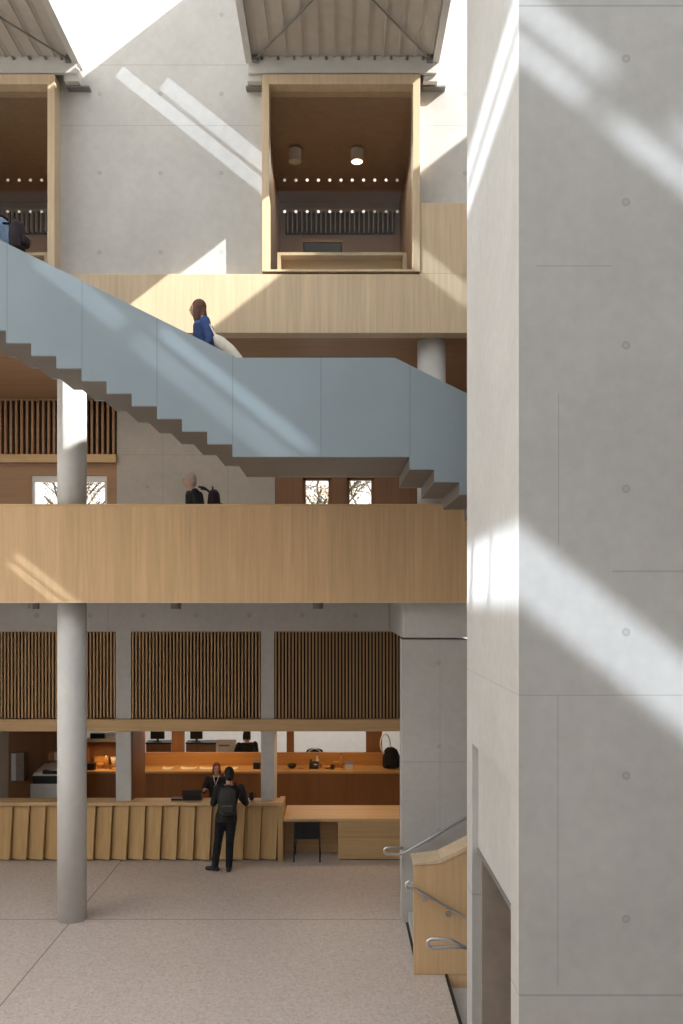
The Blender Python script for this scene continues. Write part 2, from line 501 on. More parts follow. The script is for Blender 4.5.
# ------------------------------------------------------------------ balcony parapet
bz0, bz1 = PZ(602, YF), PZ(504, YF)
t = thing('balcony_parapet', 'long oak balcony parapet crossing the hall in front of the columns', 'balcony', (0, YF, bz0))
MB().box(L, R, YF, YF + .15, bz0, bz1 - .03).build('cladding', M['oak'], t)
MB().box(L, R, YF - .008, YF + .16, bz1 - .03, bz1).build('cap_rail', M['oak_x'], t, bevel=.005)
MB().box(L, R, YF - .004, YF + .15, bz0 - .012, bz0).build('edge_trim', M['oak_pale'], t)

# ------------------------------------------------------------------ blue staircase
YN, YFA = 10.38, 12.07
s = F / YN
go, ri = 25.15 / s, 12.65 / s
xl = PX(232.3, YN); zl = PZ(456.7, YN)              # left end and underside of the landing
xr2 = PX(409.6, YN)
nl, nr = 18, 10
bot = []                                           # stepped underside, left to right
for k in range(nl, 0, -1): bot += [(xl - k * go, zl + k * ri), (xl - (k - 1) * go, zl + k * ri)]
bot += [(xl, zl), (xr2, zl)]
for k in range(1, nr + 1): bot += [(xr2 + (k - 1) * go, zl - k * ri), (xr2 + k * go, zl - k * ri)]
xe = bot[-1][0]; ze = bot[-1][1]
tx0, tz0 = PX(237, YN), PZ(357.7, YN); tx1 = PX(395, YN)
xa = bot[0][0]
sl = ri / go * .988
top = [(xe, tz0 - (xe - tx1) * sl), (tx1, tz0), (tx0, tz0), (xa, tz0 + (tx0 - xa) * sl)]
t = thing('staircase', 'blue-grey steel staircase with solid sides crossing the hall', 'staircase', (xl, YN, zl))
MB().prism(bot + top, YN, YN + .05).build('near_balustrade', M['steel_blue'], t)
MB().prism(bot + top, YFA - .05, YFA).build('far_balustrade', M['steel_blue'], t)
up = [(a, b + .16) for a, b in bot]
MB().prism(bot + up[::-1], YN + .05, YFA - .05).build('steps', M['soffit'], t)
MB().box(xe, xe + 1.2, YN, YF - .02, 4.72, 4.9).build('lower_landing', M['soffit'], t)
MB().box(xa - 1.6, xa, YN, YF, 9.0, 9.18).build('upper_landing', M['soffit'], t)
MB().tube([(xl, YFA - .13, zl + 1.1), (xr2, YFA - .13, zl + 1.1)], .02).build('handrail', M['steel'], t)


def tread_z(X):
    if X < xl: k = math.ceil((xl - X) / go); return zl + k * ri + .16
    if X < xr2: return zl + .16
    return zl - math.ceil((X - xr2) / go) * ri + .16


# ------------------------------------------------------------------ roof hoods over the framed windows
def hood(cx, label):
    x0, x1 = cx + PX(247, YF), cx + PX(438, YF)
    zb, zt2, ya = PZ(61, YF), 13.85, 8.85
    t = thing('roof_hood', label, 'roof hood', ((x0 + x1) / 2, YF, zb), 'roof hoods')
    MB().box(x0 + .06, x1 - .06, ya, YF, zb + .05, zb + .08).build('soffit_panel', M['deck'], t)
    g = MB(); n = 11; w = (x1 - x0 - .2) / n
    for i in range(n + 1):
        xx = x0 + .1 + i * w; g.box(xx - .012, xx + .012, ya, YF - .03, zb + .03, zb + .05)
        g.box(xx + .055, xx + .063, ya, YF - .03, zb + .042, zb + .05)
    g.build('soffit_ribs', M['deck'], t)
    for nm, a, b in (('cheek', x0, x0 + .06), ('cheek', x1 - .06, x1)):
        c = MB().box(a, b, ya, YF + .25, zb + .02, zt2).build(nm, M['metal_white'], t)
        MB().box(a - .015, b + .015, ya, YF, zb - .035, zb + .02).build('edge_channel', M['metal_white'], c)
    MB().box(x0 + .02, x1 - .02, YF - .03, YF + .02, PZ(74, YF), zb + .06).build('fascia', M['metal_white'], t)
    for a, b in ((x0 - .03, x0 + .2), (x1 - .2, x1 + .12)): MB().box(a, b, YF + .12, YF + .25, PZ(82, YF), PZ(80.5, YF)).build('drip_plate', M['grey_metal'], t)
    for a, b in ((x0 - .0, x0 + .2), (x1 - .2, x1 + .0)):
        MB().box(a, b, YF + .03, YF + .25, PZ(80, YF), PZ(66, YF)).build('corner_plate', M['metal_white'], t)
    MB().box(x0, x1, ya, YF + .25, zt2, zt2 + .08).build('roof_panel', M['metal_white'], t)
    MB().box(x0 + .06, x1 - .06, ya, ya + .05, zb + .06, zt2).build('front_panel', M['metal_white'], t)
    for sg in (0, 1):
        a = (x0 + .12, x1 - .12)[sg]; b = (x1 - .12, x0 + .12)[sg]
        MB().tube([(a, YF - .06, zb - .01), (b, ya + .1, zb - .01 - .025 * sg)], .013, 8).build('brace_rod', M['grey_metal'], t)
        MB().cyl((a, YF - .06, zb - .05), (a, YF - .06, zb + .03), .045, n=14).build('rod_anchor', M['grey_metal'], t)
    for i in range(n):
        xx = x0 + .1 + (i + .5) * w; MB().cyl((xx, YF - .075, zb + .01), (xx, YF - .035, zb + .01), .02, n=10).build('bolt', M['grey_metal'], t)
    return t


hood(0, 'ribbed roof hood with crossed brace rods above the middle framed window')
hood(PX(-360 + X0, YF), 'ribbed roof hood in the top left corner, cut by the photo edge')


# ------------------------------------------------------------------ framed windows with rooms behind
def framed_window(idx, xa, xb):
    w = thing('window_%d' % idx, '', 'window', ((xa + xb) / 2, YF, wz0)); del w['label']; del w['category']; struct(w)
    fw = .10
    g = MB()
    g.box(xa, xa + fw, YF - .02, YW + .06, wz0, wz1).box(xb - fw, xb, YF - .02, YW + .06, wz0, wz1)
    g.box(xa + fw, xb - fw, YF - .02, YW + .06, wz1 - .14, wz1).box(xa + fw, xb - fw, YF - .02, YW + .06, wz0, wz0 + .03)
    g.build('window_frame', M['oak_pale'], w, bevel=.004)
    p = MB().box(xa + fw, xb - fw, YF + .16, YF + .172, wz0 + .03, wz1 - .14).build('pane', M['glass'], w)
    g = MB()
    for zz in (PZ(180, YF + .15), PZ(211.5, YF + .15)):
        n = 11
        for i in range(n):
            xx = xa + (284 - 262) / 71.4 + i * (11.4 / 71.4)
            g.cyl((xx, YF + .152, zz), (xx, YF + .158, zz), .021, n=14)
    g.build('dot_film', M['dot'], p)
    # the room behind
    r0, r1, yb, zf, zc2 = xa + .02, xb - .02, 16.3, 9.05, wz1 - .13
    g = MB()
    g.box(r0 - .019, r0, YW + .06, yb, zf, zc2).box(r1, r1 + .019, YW + .06, yb, zf, zc2)
    struct(g.build('wall_room_sides_%d' % idx, M['oak_room']))
    struct(MB().box(r0 - .019, r1 + .019, YW + .06, yb + .1, zc2 - .012, zc2 + .1).build('ceiling_room_%d' % idx, M['oak_room']))
    struct(MB().box(r0 - .1, r1 + .1, yb, yb + .1, zf, zc2).build('wall_room_back_%d' % idx, M['oak_room']))
    struct(MB().box(r0 - .1, r1 + .1, YW + .3, yb + .1, zf - .15, zf).build('floor_room_%d' % idx, M['oak_room']))
    n = 'middle' if idx == 2 else 'left'
    screen(r0 + .1, r1 - .1, yb - .14, PZ(235, yb), PZ(212, yb), 'pale slatted strip on the back wall of the %s upper room' % n, pitch=.085, w=.022, group='slatted strips in the upper rooms', mat='oak_pale')
    b = thing('window_bench', 'low oak bench frame inside the %s upper window' % n, 'bench', ((xa + xb) / 2, YF + .3, wz0 + .03), 'window benches')
    a0, a1, z0, z1 = xa + .2, xb - .17, wz0 + .03, PZ(253, YF + .25)
    MB().box(a0, a1, YF + .22, YF + .5, z1 - .045, z1).build('top_rail', M['oak_pale'], b, bevel=.004)
    for q in ((a0, a0 + .05), (a1 - .05, a1)): MB().box(*q, YF + .22, YF + .5, z0, z1 - .045).build('end_panel', M['oak_pale'], b)
    MB().box(a0 + .05, a1 - .05, YF + .4, YF + .43, z0, z1 - .045).build('back_panel', M['oak_x'], b)
    return zc2


framed_window(1, *WINX[0])
zr = framed_window(2, *WINX[1])


def spotlight(x, y, z, label, on):
    t = thing('ceiling_spotlight', label, 'ceiling light', (x, y, z), 'spotlights in the upper room')
    MB().cyl((x, y, z - .06), (x, y, z), .02, n=12).build('stem', M['grey_metal'], t)
    MB().cyl((x, y, z - .25), (x, y, z - .06), .1, n=24).build('housing', M['metal_white'], t, smooth=False)
    MB().cyl((x, y, z - .255), (x, y, z - .249), .085, n=24).build('lens', emit('lamp_lens', (1, .86, .62), 6) if on else M['cream'], t)
    return t


spotlight(PX(357, 14.3), 14.3, zr, 'lit ceiling spotlight behind the middle upper window', True)
spotlight(PX(295, 14.3), 14.3, zr, 'unlit ceiling spotlight left of the lit one, middle upper window', False)
t = thing('low_cabinet', 'dark cabinet against the back wall of the middle upper room', 'cabinet', (PX(322, 15.6), 15.6, 9.05))
MB().box(PX(304, 15.6), PX(341, 15.6), 15.4, 15.95, 9.12, 10.75).build('cabinet_body', M['blk_plastic'], t, bevel=.01)
MB().box(PX(303, 15.6), PX(342, 15.6), 15.38, 15.95, 10.75, 10.79).build('cabinet_top', M['oak_dark'], t)
MB().box(PX(306, 15.6), PX(339, 15.6), 15.45, 15.9, 9.05, 9.12).build('plinth', M['blk_plastic'], t)

# ------------------------------------------------------------------ downlights under the balcony
zsl = PZ(602, YF) + .015
for i, (x, lab) in enumerate(((34, 'leftmost grey cylindrical downlight under the balcony, left of the column'), (176, 'middle grey cylindrical downlight under the balcony, above middle screen'), (318, 'rightmost grey cylindrical downlight under the balcony, above right screen'))):
    Y = 14.6; X = PX(x, Y)
    t = thing('downlight', lab, 'ceiling light', (X, Y, zsl), 'downlights under the balcony')
    MB().cyl((X, Y, zsl - .125), (X, Y, zsl), .085, n=24).build('housing', M['grey_metal'], t)
    MB().cyl((X, Y, zsl - .128), (X, Y, zsl - .1249), .07, n=24).build('lens', M['cream'], t)

# ------------------------------------------------------------------ reception counter
cx1 = PX(283, 16.0); ctz = PZ(802.5, 15.95)
t = thing('reception_counter', 'long oak reception counter faced with tilted boards', 'counter', (-3, 16.0, 0))
MB().box(L, cx1, 15.95, 16.07, ctz - .06, ctz).box(L, cx1, 16.07, 16.34, ctz - .05, ctz).build('countertop', M['oak_x'], t, bevel=.005)
g = MB(); bw = 16.6 / 56.25; nb = int((cx1 + 8.9) / bw); zlo, zhi = .03, ctz - .06
for i in range(nb):
    xb = cx1 - .07 - i * bw; xa_ = xb - bw
    sh = .042
    g.hexa([(xa_ - sh, 16.03, zlo), (xb - sh - .012, 15.935, zlo), (xb - sh - .012, 16.08, zlo), (xa_ - sh, 16.08, zlo),
            (xa_, 16.04, zhi), (xb - .012, 15.985, zhi), (xb - .012, 16.08, zhi), (xa_, 16.08, zhi)])
g.build('front_boards', M['oak_counter'], t)
MB().box(cx1 - .09, cx1, 15.97, 16.75, 0, ctz - .06).build('end_panel', M['oak_counter'], t)
MB().box(L, cx1 - .09, 16.34, 16.8, .70, .74).build('staff_worktop', M['oak_x'], t)
MB().box(L, cx1 - .05, 16.06, 16.12, 0, ctz - .06).build('carcass', M['oak_dark'], t)

# desk in the right bay
dz = .75
xd0, xd1 = cx1 + .01, XR - .01
t = thing('desk', 'lower oak desk in the right bay, between counter and pier', 'desk', ((xd0 + xd1) / 2, 16.0, 0))
MB().box(xd0, xd1, 15.97, 17.05, dz - .05, dz).build('desktop', M['oak_x'], t, bevel=.005)
xm = PX(338, 16.0)
MB().box(xm, xd1, 16.0, 16.9, .03, dz - .05).build('side_cabinet', wood('oak_desk', (.50, .34, .17), 'x', lines=[('z', .42, .006)]), t)
MB().box(xm + .02, xd1 - .02, 16.04, 16.9, 0, .03).build('plinth', M['oak_dark'], t)
MB().box(xd0, xm, 16.55, 16.6, .0, dz - .05).build('modesty_panel', M['oak_x'], t)
# chair
X, Y = PX(307, 15.95), 16.12
t = thing('chair', 'low black chair pushed under the oak desk', 'chair', (X, Y, 0))
hw = .225
MB().box(X - hw, X + hw, Y - .17, Y + .24, .40, .435).build('seat', M['blk_cloth'], t, bevel=.012)
MB().box(X - hw + .01, X + hw - .01, Y - .205, Y - .18, .40, .70).build('backrest', M['blk_cloth'], t, bevel=.01)
for sx in (-1, 1):
    MB().tube([(X + sx * (hw + .005), Y - .23, 0), (X + sx * hw, Y - .195, .42), (X + sx * (hw - .005), Y - .19, .70)], .013).build('leg', M['blk_plastic'], t)
    MB().tube([(X + sx * (hw + .005), Y + .26, 0), (X + sx * (hw - .02), Y + .2, .41)], .013).build('leg', M['blk_plastic'], t)
# back counter
kz = 1.10; ky0, ky1 = 18.6, 19.33
x0b, x1b = PX(84, 18.6), 1.75
t = thing('back_counter', 'long timber back counter with lit worktop behind reception', 'counter', ((x0b + x1b) / 2, ky0, 0))
MB().box(x0b, x1b, ky0, ky1, kz - .05, kz).build('worktop', wood('oak_worktop', (.56, .33, .13), 'x'), t, bevel=.004)
MB().box(x0b + .02, x1b - .02, ky0 + .04, ky0 + .09, .08, kz - .05).build('front_panel', M['oak_dark'], t)
MB().box(x0b + .02, x1b - .02, ky0 + .09, ky0 + .12, 0, .08).build('plinth', M['blk_plastic'], t)
struct(MB().box(x0b, PX(383, ky1), ky1 + .004, ky1 + .06, 0, PZ(752.5, ky1)).build('partition_low', wood('oak_upstand', (.48, .24, .08), 'x')))
# hanging shelf, left bay, with dark backing
t = thing('wall_shelf', 'dark open shelf above the back counter, left of first pilaster', 'shelf', (PX(102, 19.0), 19.0, kz + .002))
MB().box(PX(86, 19.0), PX(122, 19.0), 19.0, 19.3, PZ(742, 19), PZ(739, 19)).build('shelf_board', M['white'], t)
MB().box(PX(86, 19.0), PX(122, 19.0), 19.28, 19.31, kz + .002, PZ(739, 19)).build('back_panel', M['oak_dark'], t)
for xx in (PX(86, 19.0), PX(122, 19.0) - .03): MB().box(xx, xx + .03, 19.02, 19.28, kz + .002, PZ(742, 19)).build('side_panel', M['oak_dark'], t)
# wood partition in right bay, posts at back
struct(MB().box(PX(281, 17.5), PX(289, 17.5), 19.45, 19.6, 0, 2.6).box(PX(366, 19.5), PX(382, 19.5), 19.45, 19.6, 0, 2.6).box(PX(172, 19.5), PX(184, 19.5), 19.45, 19.6, 0, 2.6).build('trim_6', M['oak_dark']))


# ------------------------------------------------------------------ small things
def mug(x, y, z, c, label, r=.04, h=.095):
    t = thing('mug', label, 'mug', (x, y, z), 'things on the back counter')
    MB().loft([((x, y, z), r * .85, r * .85), ((x, y, z + h), r, r), ((x, y, z + h), r * .85, r * .85), ((x, y, z + .012), r * .7, r * .7)], 18).build('cup', c, t)
    MB().tube([(x + r * .9, y, z + h * .8), (x + r * 1.6, y, z + h * .75), (x + r * 1.7, y, z + h * .4), (x + r * .85, y, z + h * .25)], .007, 6).build('handle', c, t)


def bottle(x, y, z, c, label, h=.24, r=.035):
    t = thing('bottle', label, 'bottle', (x, y, z), 'things on the back counter')
    MB().loft([((x, y, z), r, r), ((x, y, z + h * .6), r, r), ((x, y, z + h * .75), r * .45, r * .45), ((x, y, z + h * .92), r * .4, r * .4)], 18).build('bottle_body', c, t, smooth=True)
    MB().cyl((x, y, z + h * .92), (x, y, z + h), r * .45, n=14).build('cap', M['blk_plastic'], t)


def carton(x, y, z, sx, sy, sz, c, label, lid=None, name='carton'):
    t = thing(name, label, 'box', (x, y, z), 'things on the back counter')
    MB().box(x - sx / 2, x + sx / 2, y - sy / 2, y + sy / 2, z, z + sz).build('box_body', c, t, bevel=.004)
    MB().box(x - sx / 2 - .004, x + sx / 2 + .004, y - sy / 2 - .004, y + sy / 2 + .004, z + sz, z + sz + .018).build('lid', lid or c, t, bevel=.003)


def bowl(x, y, z, c, label, r=.09, h=.07):
    o = MB().loft([((x, y, z), r * .4, r * .4), ((x, y, z + h * .4), r * .8, r * .8), ((x, y, z + h), r, r), ((x, y, z + h), r * .93, r * .93), ((x, y, z + h * .4), r * .7, r * .7), ((x, y, z + .01), r * .3, r * .3)], 20).build('bowl', c, None, smooth=True, origin=(x, y, z))
    tag(o, label, 'bowl', 'things on the back counter')


yb = 18.95
bx = lambda p, y=yb: PX(p, y)
# right bay
bowl(bx(292), yb, kz, M['blk_plastic'], 'black bowl at the left end of the right bay worktop', .1, .09)
tag(MB().box(bx(297), bx(305), yb - .08, yb + .08, kz, kz + .03).build('tray', M['amber'], None, bevel=.004, origin=(bx(301), yb, kz)), 'flat amber tray between two black objects on the worktop', 'tray')
def telephone(x, y, z, label):
    t = thing('desk_telephone', label, 'telephone', (x, y, z))
    MB().hexa([(x - .1, y - .1, z), (x + .1, y - .1, z), (x + .1, y + .1, z), (x - .1, y + .1, z), (x - .1, y - .1, z + .05), (x + .1, y - .1, z + .05), (x + .1, y + .1, z + .13), (x - .1, y + .1, z + .13)]).build('telephone_base', M['blk_plastic'], t, bevel=.008)
    MB().tube([(x - .07, y - .09, z + .075), (x - .07, y - .07, z + .115), (x - .07, y + .05, z + .165), (x - .07, y + .08, z + .14)], .022, 8).build('handset', M['charcoal'], t)
    MB().box(x + .0, x + .07, y - .06, y - .0, z + .08, z + .09).build('keypad', M['whiteboard'], t)
telephone(bx(314), yb, kz, 'black desk telephone on the right bay worktop')
mug(bx(321), yb + .12, kz, M['amber'], 'amber mug right of the black telephone')
bottle(bx(317), yb + .2, kz, M['cream'], 'pale bottle behind the black telephone', .26)
bowl(bx(327.5), yb - .05, kz, M['amber'], 'amber bowl in the middle of the right bay worktop', .08, .06)
mug(bx(332.5), yb - .1, kz, M['blk_plastic'], 'black mug right of the amber bowl')
carton(bx(336.5), yb + .12, kz, .12, .1, .1, M['amber'], 'small amber box behind the black mug')
bottle(bx(341), yb + .05, kz, M['amber'], 'tall amber bottle on the right bay worktop', .3)
carton(bx(349), yb, kz, .16, .14, .1, M['whiteboard'], 'small white box at the right of the worktop things', M['bluegrey'])
# left bay
carton(bx(93.5), yb - .15, kz, .16, .13, .12, M['blk_plastic'], 'black box on the worktop beside the round column')
bowl(bx(100.5), yb + .03, kz, M['amber'], 'wide amber bowl on the left bay worktop', .09, .1)
carton(bx(99), yb + .2, kz, .3, .07, .2, M['amber'], 'amber box standing behind the wide bowl')
bottle(bx(106.5), yb - .02, kz, M['amber'], 'amber bottle on the left bay worktop', .3, .045)
mug(bx(111.5), yb - .1, kz, M['amber'], 'amber mug beside the first pilaster')
bowl(bx(112.5), yb + .2, kz, M['cream'], 'cream bowl beside the first pilaster', .09, .2)
carton(bx(110), 19.12, PZ(739, 19) + .0, .2, .15, .1, M['white'], 'white box on the shelf beside the first pilaster')
carton(bx(96), 19.12, PZ(739, 19) + .0, .3, .15, .09, M['blk_plastic'], 'black box on the shelf beside the round column')
# middle bay papers
for i, (p, w, lab) in enumerate(((168, .22, 'leftmost sheet of white paper on the middle worktop'), (189, .34, 'large sheet of white paper in the middle of the worktop'), (207, .3, 'sheet of white paper on the worktop behind the red-haired person'), (232, .25, 'sheet of white paper on the worktop right of the red-haired person'))):
    X = bx(p); g = MB(); n = 8
    for k in range(n):
        a, b = X - w / 2 + w * k / n, X - w / 2 + w * (k + 1) / n
        h = lambda q: kz + .003 + .02 * (abs(q - X) / w * 2) ** 3
        g.hexa([(a, yb - .12, h(a) - .002), (b, yb - .12, h(b) - .002), (b, yb + .1, h(b) - .002), (a, yb + .1, h(a) - .002), (a, yb - .12, h(a)), (b, yb - .12, h(b)), (b, yb + .1, h(b)), (a, yb + .1, h(a))])
    tag(g.build('paper_sheet', M['paper'], None, origin=(X, yb, kz)), lab, 'paper', 'papers on the middle worktop')
carton(bx(257), yb, kz, .14, .2, .12, M['blk_plastic'], 'black box at the right end of the middle worktop')


def monitor(x, y, z, w, h, label, scr, back=False, stand=.12):
    t = thing('computer_monitor', label, 'monitor', (x, y, z))
    MB().box(x - w / 2, x + w / 2, y, y + .03, z + stand, z + stand + h).build('screen_case', M['blk_plastic'], t, bevel=.006)
    MB().box(x - w / 2 + .015, x + w / 2 - .015, y - .004, y - .001, z + stand + .015, z + stand + h - .015).build('screen', scr, t)
    MB().box(x - .025, x + .025, y + .03, y + .055, z + .01, z + stand + h * .5).build('stand', M['blk_plastic'], t)
    MB().box(x - .1, x + .1, y - .05, y + .12, z, z + .012).build('foot', M['blk_plastic'], t)


# rear office desks and what stands on them
for i, (a, b, lab) in enumerate(((146, 258, 'white office desk behind the middle bay upstand'), (290, 366, 'white office desk behind the right bay upstand'))):
    Y = 20.6; xa_, xb_ = PX(a, Y), PX(b, Y)
    t = thing('office_desk', lab, 'desk', ((xa_ + xb_) / 2, Y, 0), 'office desks')
    MB().box(xa_, xb_, Y, Y + .75, .71, .74).build('desktop', M['whiteboard'], t)
    for xx in (xa_ + .05, xb_ - .05):
        for yy in (Y + .06, Y + .69): MB().box(xx - .025, xx + .025, yy - .025, yy + .025, 0, .71).build('leg', M['grey_metal'], t)
Yd = 20.75
for (a, b, lab) in ((146, 171, 'dark office cupboard beside the first pilaster, behind the middle bay'), (186, 216, 'dark office cupboard left of the white card')):
    xa_, xb_ = PX(a, 21.6), PX(b, 21.6); zz = PZ(742.5, 21.6)
    t = thing('office_cupboard', lab, 'cupboard', ((xa_ + xb_) / 2, 21.6, 0), 'office cupboards')
    MB().box(xa_, xb_, 21.6, 22.0, .06, zz - .03).build('cupboard_body', M['oak_dark'], t)
    MB().box(xa_ - .01, xb_ + .01, 21.58, 22.0, zz - .03, zz).build('cupboard_top', M['blk_plastic'], t)
    MB().box(xa_ + .02, xb_ - .02, 21.62, 21.98, 0, .06).build('plinth', M['blk_plastic'], t)
    for q in (0, 1):
        d = MB().box(xa_ + .01 + q * (xb_ - xa_) / 2, xa_ + (q + 1) * (xb_ - xa_) / 2 - .01, 21.585, 21.6, .08, zz - .05).build('door', M['oak_dark'], t)
        MB().box((xa_ + xb_) / 2 - .05 + q * .08, (xa_ + xb_) / 2 - .03 + q * .08, 21.57, 21.585, zz * .5, zz * .5 + .15).build('handle', M['steel'], d)
monitor(PX(157, 21.7), 21.75, PZ(742.5, 21.6), .34, .2, 'black monitor on the dark cupboard beside the first pilaster', M['blk_plastic'], stand=.06)
monitor(PX(196, 21.7), 21.75, PZ(742.5, 21.6), .3, .2, 'black monitor on the dark cupboard left of the white card', M['blk_plastic'], stand=.06)
t = thing('poster_stand', 'white card with a blue stripe beside the black-clad office person', 'card', (PX(227, 20.65), 20.65, .74))
a, b = PX(217.5, 20.65), PX(236, 20.65); z0, z1 = PZ(751.5, 20.65), PZ(739.5, 20.65)
MB().box(a, b, 20.65, 20.67, z0 - .1, z1).build('card', M['whiteboard'], t)
MB().box(a + .04, b - .15, 20.645, 20.65, (z0 + z1) / 2 - .02, (z0 + z1) / 2 + .02).build('blue_stripe', M['bluegrey'], t)
MB().box(a + .1, b - .1, 20.66, 20.8, .74, .76).box(a + .15, a + .18, 20.67, 20.69, .74, z0).build('card_foot', M['grey_metal'], t)
def office_chair(X, Y, label, h=1.3):
    t = thing('office_chair', label, 'chair', (X, Y, 0), 'office chairs')
    for k in range(5):
        a = k * 2 * math.pi / 5 + .3; MB().tube([(X, Y, .1), (X + .28 * math.cos(a), Y + .28 * math.sin(a), .06)], .02, 6).ell((X + .28 * math.cos(a), Y + .28 * math.sin(a), .032), (.03, .03, .03), 10, 6).build('leg', M['blk_plastic'], t)
    MB().cyl((X, Y, .1), (X, Y, .44), .03).build('gas_post', M['steel'], t)
    MB().box(X - .24, X + .24, Y - .24, Y + .22, .44, .52).build('seat', M['blk_cloth'], t, bevel=.03)
    g = MB(); g.loft([((X, Y - .25, .6), .16, .03), ((X, Y - .27, .8), .23, .04), ((X, Y - .27, h - .15), .22, .04), ((X, Y - .26, h - .03), .17, .035), ((X, Y - .26, h), .09, .02)], 20).build('backrest', M['blk_cloth'], t, smooth=True)
    g = MB(); pts = []
    for k in range(25):
        a = math.pi * 2 * k / 24; pts.append((X + .23 * math.cos(a), Y - .315, (h + .6) / 2 + (h - .6) / 2 * math.sin(a)))
    g.tube(pts, .012, 6).tube([(X, Y, .46), (X, Y - .25, .5), (X, Y - .31, .62)], .02, 6).build('back_frame', M['whiteboard'], t)


office_chair(PX(315, 20.2), 20.2, 'black office chair behind the right bay worktop', PZ(748, 20.0))
Xb, Yb = PX(391.5, 18.9), 18.95
t = thing('shoulder_bag', 'black bag with pale looped handle on the worktop beside the pier', 'bag', (Xb, Yb, kz))
MB().loft([((Xb, Yb, kz + .003), .15, .07), ((Xb, Yb, kz + .04), .19, .1), ((Xb, Yb, kz + .25), .185, .1), ((Xb - .01, Yb, kz + .4), .13, .07), ((Xb - .02, Yb, kz + .45), .05, .04)], 22).build('bag_body', M['blk_cloth'], t, remesh=.015, smit=4)
pts = [(Xb - .13 + .1 * math.sin(2 * math.pi * q / 24), Yb - .02, kz + .52 + .2 * math.cos(2 * math.pi * q / 24)) for q in range(25)]
MB().tube(pts, .016, 8).build('handle', M['whiteboard'], t, smooth=True)
MB().box(Xb - .1, Xb + .1, Yb - .115, Yb - .095, kz + .08, kz + .2).build('pocket', M['charcoal'], t, bevel=.006)
# printer and wall unit at far left
t = thing('copier', 'grey and black office copier left of the round column', 'copier', (PX(45, 17.7), 17.7, 0))
a, b, Y = PX(30, 17.5), PX(60, 17.5), 17.5
zA = PZ(797, Y)
MB().box(a, b, Y, Y + .6, 0, PZ(784, Y)).build('paper_cabinet', M['whiteboard'], t, bevel=.01)
MB().box(a + .04, b - .02, Y + .02, Y + .58, PZ(784, Y), PZ(776, Y)).build('output_gap', M['blk_plastic'], t)
MB().hexa([(a + .04, Y, PZ(776, Y)), (b, Y, PZ(776, Y)), (b, Y + .6, PZ(776, Y)), (a + .04, Y + .6, PZ(776, Y)), (a + .08, Y, PZ(773, Y)), (b, Y, PZ(769, Y)), (b, Y + .6, PZ(765, Y)), (a + .08, Y + .6, PZ(769, Y))]).build('scanner_lid', M['whiteboard'], t, bevel=.008)
MB().box(a + .25, b - .05, Y - .02, Y + .1, PZ(774, Y), PZ(770.5, Y)).build('control_panel', M['blk_plastic'], t)
t = thing('wall_cabinet', 'white wall box with a grey side on the dark timber wall, far left', 'cabinet', (PX(17, 18.0), 18.1, 1.2))
a, b = PX(11.5, 18.0), PX(16, 18.0); c = PX(24, 18.0)
MB().box(a, c, 18.0, 18.2, PZ(781, 18), PZ(753, 18)).build('cabinet_body', plain('taupe_metal', (.30, .24, .2), .5), t, bevel=.006)
MB().box(a, b, 17.985, 18.0, PZ(780.5, 18), PZ(753.5, 18)).build('cabinet_door', M['whiteboard'], t)
MB().cyl((b + .08, 17.97, PZ(766, 18)), (b + .08, 18.0, PZ(766, 18)), .02).build('lock', M['grey_metal'], t)
for i, (p, q, c, lab) in enumerate(((51, 759, M['amber'], 'small amber box on top of the copier'), (57, 757, M['cream'], 'small cream box on top of the copier beside the round column'))):
    carton(PX(p, 18.0), 18.04, PZ(765, 17.5) + .005, .1, .12, .14, c, lab)
# things on the counter
def laptop(x, y, z, label):
    t = thing('laptop', label, 'laptop', (x, y, z))
    MB().box(x - .17, x + .17, y, y + .23, z, z + .016).build('keyboard_base', M['blk_plastic'], t, bevel=.004)
    MB().hexa([(x - .17, y - .0, z + .016), (x + .17, y, z + .016), (x + .17, y + .014, z + .016), (x - .17, y + .014, z + .016), (x - .17, y - .06, z + .2), (x + .17, y - .06, z + .2), (x + .17, y - .048, z + .2), (x - .17, y - .048, z + .2)]).build('lid', M['blk_plastic'], t)
laptop(PX(193, 16.2), 16.1, ctz, 'black laptop open on the counter left of the red-haired person')
tag(MB().box(PX(172, 16.2), PX(183, 16.2), 16.1, 16.3, ctz, ctz + .03).build('folder', M['blk_plastic'], None, bevel=.003, origin=(PX(178, 16.2), 16.2, ctz)), 'black folder on the counter left of the laptop', 'folder')
mug(PX(251.5, 16.2), 16.2, ctz, M['blk_plastic'], 'small dark mug on the counter right of the standing man', .045, .13)


